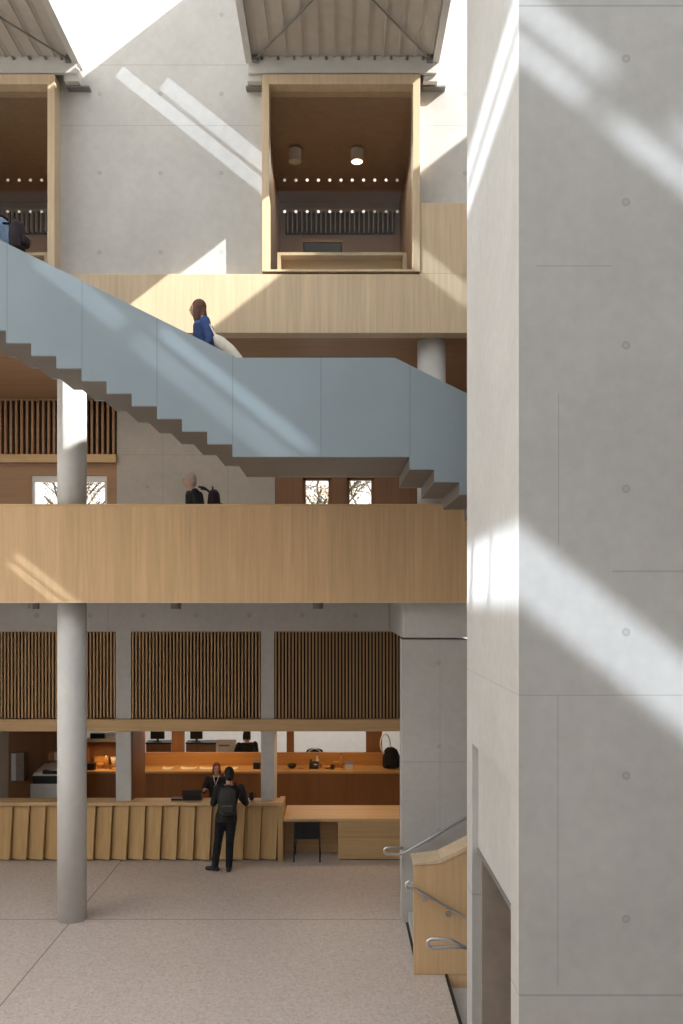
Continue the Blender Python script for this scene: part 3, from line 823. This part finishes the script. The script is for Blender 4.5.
# ------------------------------------------------------------------ people
def person(label, loc, rot, J, mats, hair='short', height=1.75, name='person', body_mats=None):
    """J: joints in local metres for a 1.75 m adult: forward = +Y, right = +X."""
    t = thing(name, label, 'person', (0, 0, 0))
    k = height / 1.75
    V = {a: Vector(b) * k for a, b in J.items()}
    lean = V['neck'] - V['pelvis']
    def at(fr, dx=0, dy=0): p = V['pelvis'] + lean * fr; return (p.x + dx * k, p.y + dy * k, p.z)
    hd = V['head']; hy = J.get('_', None)
    f = (V['look'] - V['head']); f.z = 0; f.normalize(); rt = Vector((f.y, -f.x, 0))
    rot_h = Matrix((rt, f, Vector((0, 0, 1)))).transposed()
    def hp(x, y, z): return hd + rot_h @ (Vector((x, y, z)) * k)

    def torso(g, e):
        g.loft([(at(-.16), (.150 + e) * k, (.105 + e) * k), (at(.0), (.165 + e) * k, (.115 + e) * k), (at(.28), (.14 + e) * k, (.10 + e) * k), (at(.62), (.165 + e) * k, (.118 + e) * k),
                (at(.86), (.175 + e) * k, (.10 + e) * k), (at(.97), (.10 + e) * k, (.075 + e) * k)], 20)

    def arms(g, e, hands=True, end=1.0):
        for sd in 'lr':
            a, b, c = V['sh_' + sd], V['el_' + sd], V['wr_' + sd]
            g.cap(a, (.055 + e) * k, b, (.043 + e) * k)
            c2 = b + (c - b) * end
            g.cap(b, (.043 + e) * k, c2, (.031 + e) * k)
            if hands:
                d = (c - b).normalized(); pa = c + d * .05 * k
                sdv = d.cross(Vector((0, 0, 1)));
                if sdv.length < .2: sdv = Vector((1, 0, 0))
                sdv.normalize(); nv = sdv.cross(d).normalized()
                rm = Matrix((sdv, d, nv)).transposed()
                g.ell(pa, (.038 * k, .055 * k, .018 * k), 12, 8, rm)
                for q, (off, ln) in enumerate(((-.027, .055), (-.009, .07), (.009, .066), (.027, .05))):
                    r0 = c + d * .09 * k + sdv * off * k; r1 = r0 + d * ln * .55 * k; r2 = r1 + (d * .6 - nv * .7) * ln * .45 * k
                    g.cap(r0, .0095 * k, r1, .009 * k, 8); g.cap(r1, .009 * k, r2, .008 * k, 8)
                sg = 1 if sd == 'l' else -1
                r0 = c + d * .03 * k + sdv * sg * .03 * k; r1 = r0 + (d * .6 + sdv * sg * .8) * .04 * k; r2 = r1 + d * .03 * k
                g.cap(r0, .012 * k, r1, .0105 * k, 8); g.cap(r1, .0105 * k, r2, .009 * k, 8)

    def legs(g, e, feet=False, end=1.0):
        for sd in 'lr':
            a, b, c = V['hip_' + sd], V['kn_' + sd], V['an_' + sd]
            g.cap(a, (.088 + e) * k, b, (.058 + e) * k)
            c2 = b + (c - b) * end
            g.cap(b, (.058 + e) * k, b + (c2 - b) * .35, (.056 + e) * k); g.cap(b + (c2 - b) * .35, (.056 + e) * k, c2, (.04 + e * 1.4) * k)
            if feet: g.cap(c + Vector((0, 0, -.04 * k)), .035 * k, V['toe_' + sd], .025 * k)
    # body
    g = MB(); torso(g, 0); arms(g, 0); legs(g, 0, True)
    g.cap(at(.9), .058 * k, hp(0, -.01, -.07), .052 * k)
    g.ell(hd, (.074 * k, .092 * k, .112 * k), 18, 12, rot_h)
    g.ell(hp(0, .035, -.06), (.05 * k, .055 * k, .055 * k), 14, 9, rot_h)      # jaw
    g.ell(hp(0, .1, -.015), (.013 * k, .02 * k, .024 * k), 10, 7, rot_h)      # nose
    g.ell(hp(0, .085, .03), (.05 * k, .014 * k, .012 * k), 10, 7, rot_h)      # brow
    for sg in (-1, 1): g.ell(hp(.076 * sg, -.005, -.005), (.01 * k, .02 * k, .032 * k), 10, 7, rot_h)
    body = g.build('body', mats.get('skin', M['skin']), t, remesh=.0085, smit=3)
    g = MB()
    for sg in (-1, 1): g.ell(hp(.03 * sg, .086, .008), (.013 * k, .008 * k, .008 * k), 10, 7, rot_h)
    g.build('eyes', M['hair_dark'], t, smooth=True)
    MB().ell(hp(0, .092, -.055), (.022 * k, .008 * k, .008 * k), 10, 7, rot_h).build('mouth', M['lips'], t, smooth=True)
    # clothes
    g = MB(); torso(g, .022); arms(g, .016, False, J.get('sleeve', (.96, 0, 0))[0])
    g.loft([(at(-.16), .175 * k, .135 * k), (at(-.08), .185 * k, .14 * k), (at(.05), .186 * k, .138 * k)], 20)
    g.build('jacket', mats['top'], t, remesh=.011, smit=6)
    g = MB(); legs(g, .014, False, .97)
    g.ell(V['pelvis'] + Vector((0, 0, -.03 * k)), (.175 * k, .125 * k, .14 * k), 18, 10)
    g.build('trousers', mats['trousers'], t, remesh=.011, smit=6)
    for sd in 'lr':
        c, e = V['an_' + sd], V['toe_' + sd]
        dv = (e - c); dv.z = 0; dv.normalize()
        h = Vector((c.x, c.y, e.z)) - dv * .04 * k
        MB().cap(h, .04 * k, e, .036 * k).cap(c + Vector((0, 0, -.02 * k)), .048 * k, h, .042 * k).ell(h.lerp(e, .55) + Vector((0, 0, .012 * k)), (.045 * k, .06 * k, .04 * k)).build('shoe', mats.get('shoes', M['blk_plastic']), t, remesh=.01, smit=4)
    # hair
    g = MB()
    g.ell(hp(0, -.018, .028), (.086 * k, .098 * k, .104 * k), 18, 12, rot_h)
    g.ell(hp(0, -.045, -.03), (.078 * k, .07 * k, .09 * k), 18, 12, rot_h)
    if hair == 'long':
        g.ell(hp(.0, -.075, -.14), (.085 * k, .05 * k, .17 * k), 18, 12, rot_h); g.ell(hp(.0, -.095, -.25), (.07 * k, .04 * k, .13 * k), 16, 10, rot_h)
        for sg in (-1, 1): g.ell(hp(.07 * sg, .01, -.08), (.022 * k, .05 * k, .14 * k), 12, 9, rot_h)
    if hair == 'bob':
        for sg in (-1, 1): g.ell(hp(.07 * sg, .005, -.05), (.022 * k, .055 * k, .1 * k), 12, 9, rot_h)
    if hair == 'bun': g.ell(hp(0, -.11, .06), (.05 * k, .045 * k, .05 * k), 14, 9, rot_h)
    g.build('hair', mats['hair'], t, remesh=.009, smit=3)
    t.location = loc; t.rotation_euler = (0, 0, rot)
    return t


def pose(**kw):
    J = dict(pelvis=(0, 0, .93), neck=(0, 0, 1.47), head=(0, .015, 1.635), look=(0, 1, 1.635),
             sh_l=(-.19, 0, 1.40), el_l=(-.235, -.02, 1.12), wr_l=(-.23, .06, .88), sh_r=(.19, 0, 1.40), el_r=(.235, -.02, 1.12), wr_r=(.23, .06, .88),
             hip_l=(-.09, 0, .89), kn_l=(-.1, .01, .49), an_l=(-.1, -.02, .085), toe_l=(-.115, .15, .036),
             hip_r=(.09, 0, .89), kn_r=(.1, .01, .49), an_r=(.1, -.02, .085), toe_r=(.115, .15, .036))
    J.update(kw); return J


def backpack(x, y, z, rot, label, mat, w=.30, h=.46, d=.17):
    t = thing('backpack', label, 'backpack', (0, 0, 0))
    MB().loft([((0, 0, 0), w * .4, d * .35), ((0, 0, .02), w * .48, d * .48), ((0, 0, h * .5), w * .5, d * .5), ((0, 0, h * .85), w * .46, d * .42), ((0, 0, h), w * .28, d * .22)], 24).build('pack_body', mat, t, remesh=.012, smit=5)
    p = MB().loft([((0, -d * .5, .05), w * .32, .03), ((0, -d * .52, .08), w * .36, .045), ((0, -d * .52, h * .4), w * .36, .045), ((0, -d * .5, h * .45), w * .3, .03)], 18).build('front_pocket', mat, t, smooth=True)
    MB().box(-w * .3, w * .3, -d * .52 - .052, -d * .52 - .04, h * .38, h * .395).build('zip', M['grey_metal'], p)
    MB().tube([(-.04, .02, h - .01), (-.03, .02, h + .04), (.03, .02, h + .04), (.04, .02, h - .01)], .008, 6).build('carry_loop', M['blk_cloth'], t)
    for sg in (-1, 1):
        MB().tube([(sg * .09, d * .4, h - .02), (sg * .11, d * .5 + .04, h + .02), (sg * .12, d * .5 + .12, h + .03)], .016, 8).build('strap', M['blk_cloth'], t)
    t.location = (x, y, z); t.rotation_euler = (0, 0, rot)
    return t


# man at the counter, seen from behind
Ym = 15.42; Xm = PX(228, Ym)
man = person('person with dark hair and charcoal jacket standing at the counter, seen from behind', (Xm, Ym, 0), 0.05,
             pose(pelvis=(-.03, 0, .93), neck=(.02, .06, 1.47), head=(.01, .1, 1.635), look=(-.25, 1, 1.6),
                  sh_l=(-.175, .05, 1.40), el_l=(-.26, .10, 1.13), wr_l=(-.2, .33, 1.16), sh_r=(.215, .05, 1.40), el_r=(.30, .10, 1.13), wr_r=(.2, .33, 1.16),
                  hip_l=(-.12, 0, .89), kn_l=(-.17, .03, .49), an_l=(-.22, -.02, .085), toe_l=(-.36, .03, .036),
                  hip_r=(.06, 0, .89), kn_r=(.03, .03, .49), an_r=(.02, -.06, .085), toe_r=(.03, .1, .036)),
             dict(top=M['charcoal'], trousers=M['navy'], hair=M['hair_dark'], shoes=M['blk_plastic']))
backpack(Xm + .02, Ym - .21, 1.0, 0.05, 'olive-grey backpack on the back of the standing person at the counter', M['olive'])
# receptionist
Ys_ = 17.05; Xs = PX(217, Ys_)
person('red-haired person in a black top behind the counter, facing the hall', (Xs, Ys_, 0), math.pi,
       pose(neck=(0, .03, 1.47), head=(0, .06, 1.635), look=(-.1, 1, 1.6), sleeve=(.3, 0, 0),
            el_l=(-.24, .06, 1.16), wr_l=(-.17, .30, 1.235), el_r=(.27, .07, 1.16), wr_r=(.22, .3, 1.235)),
       dict(top=M['blk_cloth'], trousers=M['navy'], hair=M['hair_red']), hair='bob', height=1.56)
t = thing('lanyard', 'pale lanyard with white card worn by the red-haired person', 'lanyard', (Xs, Ys_ - .16, 1.15))
MB().tube([(Xs - .055, Ys_ - .1, 1.34), (Xs - .03, Ys_ - .165, 1.26), (Xs, Ys_ - .175, 1.16), (Xs + .03, Ys_ - .165, 1.26), (Xs + .055, Ys_ - .1, 1.34)], .008, 6).build('ribbon', M['paper'], t)
MB().box(Xs - .03, Xs + .03, Ys_ - .182, Ys_ - .175, 1.07, 1.16).build('badge', M['paper'], t)
# office person in black
Yo = 20.35; Xo = PX(247, Yo)
person('person in black with dark hair in the office behind the middle bay', (Xo, Yo, 0), 0.4,
       pose(el_l=(-.26, .1, 1.15), wr_l=(-.14, .27, 1.05), el_r=(.26, .1, 1.15), wr_r=(.14, .27, 1.05)),
       dict(top=M['blk_cloth'], trousers=M['navy'], hair=M['hair_dark']), hair='bob', height=1.72)
# walker on the blue stair, heading up to the left
Yw_ = 11.25; Xw = PX(207, Yw_); zt_ = tread_z(Xw)
def walk(dz, side=.0):
    return pose(neck=(0, .07, 1.46), head=(0, .12, 1.62), look=(0, 1, 1.55), el_l=(-.24, -.08, 1.13), wr_l=(-.22, .08, .95), el_r=(.24, -.05, 1.14), wr_r=(.2, .17, 1.0),
                hip_l=(-.09, 0, .89), kn_l=(-.1, .2, .58 + dz * .6), an_l=(-.1, .2, .085 + dz), toe_l=(-.1, .36, .036 + dz),
                hip_r=(.09, 0, .89), kn_r=(.1, -.02, .49), an_r=(.1, -.08, .085), toe_r=(.1, .08, .036))
person('brown-haired person in a blue jacket climbing the blue-grey staircase', (Xw, Yw_, zt_), math.pi / 2, walk(ri), dict(top=M['blue'], trousers=M['navy'], hair=M['hair_brown']), hair='long', height=1.66)
t = thing('tote_bag', 'cream tote bag behind the person in the blue jacket', 'bag', (Xw + .28, Yw_ - .3, zt_ + .6))
xa_, zb_ = Xw + .10, zt_ + 1.0
MB().loft([((xa_ + .04, Yw_ - .34, zb_ + .1), .03, .04), ((xa_ + .1, Yw_ - .34, zb_ + .03), .075, .08), ((xa_ + .22, Yw_ - .34, zb_ - .09), .09, .09), ((xa_ + .33, Yw_ - .34, zb_ - .21), .075, .08), ((xa_ + .38, Yw_ - .34, zb_ - .27), .04, .04)], 18, u=Vector((.7, 0, .7)), v=Vector((0, 1, 0))).build('bag_body', M['cream'], t, remesh=.012, smit=6)
MB().tube([(xa_ + .08, Yw_ - .34, zb_ + .05), (xa_ - .02, Yw_ - .24, zb_ + .25), (xa_ - .14, Yw_ - .14, zb_ + .40)], .013, 6).build('strap', M['cream'], t)
# person cut by the left edge, higher on the stair
Xp = PX(-4, Yw_); zp = tread_z(Xp)
person('person in a light blue jacket high on the staircase, cut by the left edge', (Xp, Yw_, zp), math.pi / 2, walk(ri), dict(top=M['lightblue'], trousers=M['navy'], hair=M['hair_dark']), hair='short', height=1.74)
backpack(Xp + .33, Yw_ - .18, zp + .88, math.pi / 2, 'dark maroon backpack behind the person in the light blue jacket', M['maroon'], .26, .36, .2)
# walker on the gallery
Yg = 13.75; Xg = PX(197, Yg)
person('pale-haired person in black walking along the balcony behind the parapet', (Xg, Yg, 4.9), math.pi / 2, walk(0), dict(top=M['blk_cloth'], trousers=M['navy'], hair=M['hair_grey']), hair='short', height=1.68)
backpack(Xg + .26, Yg, 5.93, math.pi / 2, 'dark maroon backpack of the pale-haired person on the balcony', M['maroon'], .3, .38, .2)

# ------------------------------------------------------------------ lower stair at the right
YP = 11.08
sP = F / YP
pz = lambda y: PZ(y, YP)
xq = lambda x: PX(x, YP)
t = thing('stair_balustrade', 'solid oak stair balustrade with rising top at the foot of the pier', 'balustrade', (xq(414), YP, 0))
ang = .5
pts = [(xq(414), 0.002), (3.4, 0.002), (3.4, pz(863) + (3.4 - xq(441)) * ang), (xq(441), pz(863)), (xq(414), pz(865))]
MB().prism(pts, YP, YP + .12).build('near_panel', M['oak'], t, bevel=.004)
pts2 = [(xq(414) - .01, pz(865)), (xq(441), pz(863)), (3.4, pz(863) + (3.4 - xq(441)) * ang), (3.4, pz(863) + (3.4 - xq(441)) * ang + .05), (xq(441), pz(863) + .05), (xq(414) - .01, pz(865) + .03)]
MB().prism(pts2, YP - .01, YP + .4).build('top_capping', M['oak_pale'], t)
# ascending flight behind the panel
g = MB()
for k in range(9): g.box(1.02 + k * .3, 1.02 + (k + 1) * .3 + (.0 if k < 8 else .3), YP + .13, 12.88, 0.012, .155 * (k + 1))
o = thing('stone_stair', 'pale stone stair rising to the right between balustrade and pier', 'staircase', (1.02, 12, 0))
g.build('steps', M['conc'], o)
MB().box(.985, 1.02, YP + .13, 12.88, 0.0, .012).build('shadow_strip', M['blk_plastic'], o)  # black strip painted in for the shade under the first riser
# descending flight in its opening
o = thing('stair_nosing', 'black nosing strip on the floor in front of the oak balustrade', 'trim', (1.337, 10, 0))
MB().box(1.325, 1.362, 9.3, YP - .005, 0.001, .012).build('nosing', M['blk_plastic'], o)
MB().box(1.325, 1.345, 9.3, YP - .005, 0.012, .016).build('grip_strip', M['charcoal'], o)
g = MB()
for k in range(9): g.box(1.362 + k * .3, 1.362 + (k + 1) * .3, 9.31, YP - .006, -2.2, -.155 * (k + 1))
o = thing('descending_stair', 'pale stone stair going down behind the black nosing strip', 'staircase', (1.362, 10, -2.2))
g.build('steps', M['conc'], o)
MB().box(1.362, 4.2, YP - .005, YP + .001, -2.2, 0).build('stringer_panel', M['oak'], o)


def rail(name, label, pts, brackets, loop):
    t = thing(name, label, 'handrail', pts[0], 'steel handrails')
    MB().tube(pts, .021, 12).build('rail_bar', M['steel'], t, smooth=True)
    for (a, b) in brackets:
        MB().tube([a, ((a[0] + b[0]) / 2, (a[1] + b[1]) / 2, a[2] - .045), b], .008, 6).cyl(b, (b[0], b[1] - .012 if b[1] > a[1] else b[1] + .012, b[2]), .035, n=14).build('bracket', M['steel'], t)
    return t


def loop_pts(x, y, z, dy, w=.25, h=.075):
    # the rail end turning down and back on itself
    out = []
    for k in range(9):
        a = math.pi / 2 + math.pi * k / 8
        out.append((x + .0375 * math.cos(a) * 1.0, y, z - .0375 + .0375 * math.sin(a)))
    return out


# rail on the pier, climbing right
Yr = 12.78
za, xa_ = PZ(854.5, Yr), PX(402, Yr)
xe_ = PX(384.5, Yr)
pts = [(xa_ + .02, Yr, za + .09), (xe_ + .03, Yr, za + .095)] + [(xe_ + .04 - .045 * math.sin(math.pi * k / 8), Yr, za + .05 + .045 * math.cos(math.pi * k / 8)) for k in range(1, 9)] + [(xa_ - .05, Yr, za + .0), (xa_ + .05, Yr, za + .03), (3.0, Yr, za + .03 + (3.0 - xa_ - .05) * .57)]
rail('handrail', 'steel handrail climbing along the concrete pier, highest of three', pts, [((PX(430, Yr), Yr, za + .25), (PX(430, Yr), 12.888, za + .19))], 0)
# rail in front of the oak panel, descending right
Yr = YP - .09
sR = F / Yr
x0r, z0r = PX(412, Yr), PZ(889, Yr)
lx = PX(406.5, Yr)
pts = [(x0r + .01, Yr, z0r + .09), (lx + .03, Yr, z0r + .09)] + [(lx + .04 - .045 * math.sin(math.pi * k / 8), Yr, z0r + .045 + .045 * math.cos(math.pi * k / 8)) for k in range(1, 9)] + [(x0r + .04, Yr, z0r), (3.0, Yr, z0r - (3.0 - x0r - .04) * .565)]
bk = PX(449, Yr); bz = z0r - (bk - x0r - .04) * .565
rail('handrail', 'steel handrail descending along the front of the oak balustrade', pts, [((bk, Yr, bz), (bk, YP - .001, bz - .1)), ((PX(425, Yr), Yr, z0r - (PX(425, Yr) - x0r - .04) * .565), (PX(425, Yr), YP - .001, z0r - (PX(425, Yr) - x0r - .04) * .565 - .08))], 0)
# nearest rail
Yr = 9.4
lx, zr_ = PX(428, Yr), PZ(948, Yr)
xe2 = PX(450, Yr)
pts = [(2.6, Yr, zr_ - .62), (xe2, Yr, zr_ + .085), (lx + .04, Yr, zr_ + .095)] + [(lx + .045 - .05 * math.sin(math.pi * k / 8), Yr, zr_ + .048 + .048 * math.cos(math.pi * k / 8)) for k in range(1, 9)] + [(PX(455, Yr), Yr, zr_ + .012), (1.6, Yr, zr_ + .012)]
rail('handrail', 'steel handrail with a looped end nearest the tall block', pts, [], 0)

# ------------------------------------------------------------------ trees outside the gallery windows
def tree(X, Y, h, label, seed):
    rnd = random.Random(seed)
    t = thing('tree', label, 'tree', (X, Y, 0), 'trees outside')
    g = MB(); g.cyl((X, Y, 0), (X + .1, Y, h * .6), .16, .09, 12)
    tips = []
    for k in range(26):
        z0 = rnd.uniform(h * .4, h * .62); a = rnd.uniform(0, 6.28); ln = rnd.uniform(.9, 2.1)
        p0 = Vector((X + .08, Y, z0)); p1 = p0 + Vector((math.cos(a) * ln * .6, math.sin(a) * ln * .6, ln * .7)); p2 = p1 + Vector((math.cos(a + .6) * ln * .5, math.sin(a + .6) * ln * .5, ln * .45))
        g.tube([p0, p1, p2], .03, 6); tips += [p1, p2, (p1 + p2) / 2]
        for j in range(4):
            q = p1 + Vector((rnd.uniform(-.6, .6), rnd.uniform(-.6, .6), rnd.uniform(-.2, .7))); g.tube([p1, q], .013, 5); tips.append(q)
    g.build('trunk', M['bark'], t)
    g = MB()
    for p in tips:
        for j in range(7):
            c = p + Vector((rnd.gauss(0, .22), rnd.gauss(0, .22), rnd.gauss(0, .22)))
            a, b, cc = (Vector((rnd.gauss(0, 1), rnd.gauss(0, 1), rnd.gauss(0, 1))).normalized() * .05 for _ in range(3))
            v = [g.bm.verts.new(c + q) for q in (a, b, -a, -b)]
            g.bm.faces.new(v)
    g.build('leaves', M['leafm'], t)


tree(-8.1, 27.5, 12.5, 'tree seen through the left gallery window, beside the round column', 1)
tree(-.5, 27.5, 12.5, 'tree seen through the left pane of the middle gallery windows', 2)
tree(1.1, 33.0, 12.8, 'tree seen through the right pane of the middle gallery windows', 3)
struct(MB().box(-40, 40, 25, 60, -.3, -.02).build('terrain', plain('lawn_ground', (.12, .13, .06), .9)))

# ------------------------------------------------------------------ light
w = bpy.data.worlds.new('sky'); SC.world = w; w.use_nodes = True
nt = w.node_tree; bg = nt.nodes['Background']
tc = nt.nodes.new('ShaderNodeTexCoord'); sp = nt.nodes.new('ShaderNodeSeparateXYZ'); nt.links.new(tc.outputs['Generated'], sp.inputs[0])
rp = nt.nodes.new('ShaderNodeValToRGB'); nt.links.new(sp.outputs[2], rp.inputs[0])
rp.color_ramp.elements[0].position = .0; rp.color_ramp.elements[0].color = (1, .985, .96, 1)
rp.color_ramp.elements[1].position = .7; rp.color_ramp.elements[1].color = (.91, .95, 1, 1)
nt.links.new(rp.outputs[0], bg.inputs[0]); bg.inputs[1].default_value = 1.9

SUN = Vector((-1, .5, -.78)).normalized()
ld = bpy.data.lights.new('sun', 'SUN'); ld.energy = 10.5; ld.angle = math.radians(.5); ld.color = (1, .965, .915)
lo = bpy.data.objects.new('sun', ld); COL.objects.link(lo); lo.rotation_euler = SUN.to_track_quat('-Z', 'Y').to_euler(); lo.location = (8, -3, 20)

# added area lamps for sunlight thrown back into the hall by the roof glazing: collimated bands travelling right and down
RF = Vector((1, .5, -.8)).normalized()
e1 = (Vector((0, 1, 0)) - RF * RF.y).normalized(); e2 = RF.cross(e1).normalized()


def beam(name, q0, q1, a0, a1, X, energy):
    """q = z + .8 x bounds the sheet, a = position along e1, X = where the stand-in lamp is placed."""
    zc_ = (q0 + q1) / 2 - .8 * X
    P = Vector((X, 0, zc_)); a = (a0 + a1) / 2
    P.y = (a - P.x * e1.x - P.z * e1.z) / e1.y
    th = (q1 - q0) * .78
    l = bpy.data.lights.new(name, 'AREA'); l.shape = 'RECTANGLE'; l.size = a1 - a0; l.size_y = th
    l.energy = energy * (a1 - a0) * th; l.spread = math.radians(1.3); l.color = (.80, .89, 1)
    o = bpy.data.objects.new(name, l); COL.objects.link(o)
    m = Matrix((e1, e2, e1.cross(e2))).transposed()
    if (m @ Vector((0, 0, -1))).dot(RF) < 0: m = Matrix((e1, -e2, e1.cross(-e2))).transposed()
    o.rotation_euler = m.to_euler(); o.location = P
    return o


BE = 14.0
for nm, q0, q1, a0, a1, X, k in (
        ('glazing_reflection', 9.56, 9.80, 14.6, 15.85, -3.0, .32), ('glazing_reflection', 9.88, 10.16, 14.6, 15.4, -3.0, .32),
        ('glazing_reflection', 1.40, 1.52, 13.75, 14.2, -7.0, .3), ('glazing_reflection', 1.58, 1.72, 13.8, 14.2, -7.0, .3),
        ('glazing_reflection', 10.15, 10.5, 13.2, 13.7, -3.0, .3),
        ('glazing_reflection', 9.56, 9.80, 5.6, 7.35, -4.4, .48), ('glazing_reflection', 9.88, 10.16, 5.6, 7.2, -4.4, .48),
        ('glazing_reflection', 9.56, 9.80, 7.46, 10.4, -4.4, .42), ('glazing_reflection', 9.88, 10.16, 7.46, 10.4, -4.4, .42),
        ('glazing_reflection', 5.64, 6.2, 5.0, 7.95, -6.5, .55), ('glazing_reflection', 5.64, 6.2, 8.03, 8.9, -6.5, .6), ('glazing_reflection', 5.64, 6.2, 9.0, 9.5, -6.5, .5),
        ('glazing_reflection', 5.60, 5.90, 11.2, 12.05, -6.0, .16), ('glazing_reflection', 6.0, 6.20, 11.2, 12.0, -6.0, .30), ('glazing_reflection', 5.66, 5.95, 12.15, 12.6, -6.0, .2)):
    beam(nm, q0, q1, a0, a1, X, BE * k)


def area(name, loc, sx, sy, energy, col, rot=(0, 0, 0)):
    l = bpy.data.lights.new(name, 'AREA'); l.shape = 'RECTANGLE'; l.size = sx; l.size_y = sy; l.energy = energy; l.color = col
    o = bpy.data.objects.new(name, l); COL.objects.link(o); o.location = loc; o.rotation_euler = rot
    return o


area('shelf_light', (PX(200, 18.8), 18.85, 1.95), 2.5, .08, 12, (1, .62, .28))
area('shelf_light', (PX(335, 18.8), 18.85, 1.95), 1.9, .08, 5.5, (1, .62, .28))
area('shelf_light', (PX(102, 18.8), 18.85, 1.55), .5, .08, 3, (1, .62, .28))
area('counter_light', (PX(345, 16.6), 16.6, 2.25), 2.0, .1, 12, (1, .66, .35))
area('counter_light', (PX(200, 16.6), 17.2, 2.25), 2.4, .1, 6, (1, .68, .4))
area('gallery_fill', (-4.6, 15.2, zs - .03), 3.5, .3, 17, (1, .87, .72))  # area fills added to brighten the gallery, without fixtures
area('gallery_fill', (-.6, 15.2, zs - .03), 3.5, .3, 17, (1, .87, .72))
area('office_light', (-2, 22.6, 2.55), 8, 1.4, 85, (1, .97, .92))
area('room_light', (0, 14.3, zr - .3), 1.8, 1.0, 17, (1, .9, .78))
area('room_light', (PX(-360 + X0, YF), 14.3, zr - .3), 1.8, 1.0, 17, (1, .9, .78))

SC.view_settings.view_transform = 'Standard'; SC.view_settings.look = 'None'
SC.view_settings.exposure = 0.0; SC.view_settings.gamma = 1.0
SC.view_settings.use_curve_mapping = False
SC.render.film_transparent = False
SC.cycles.use_denoising = True
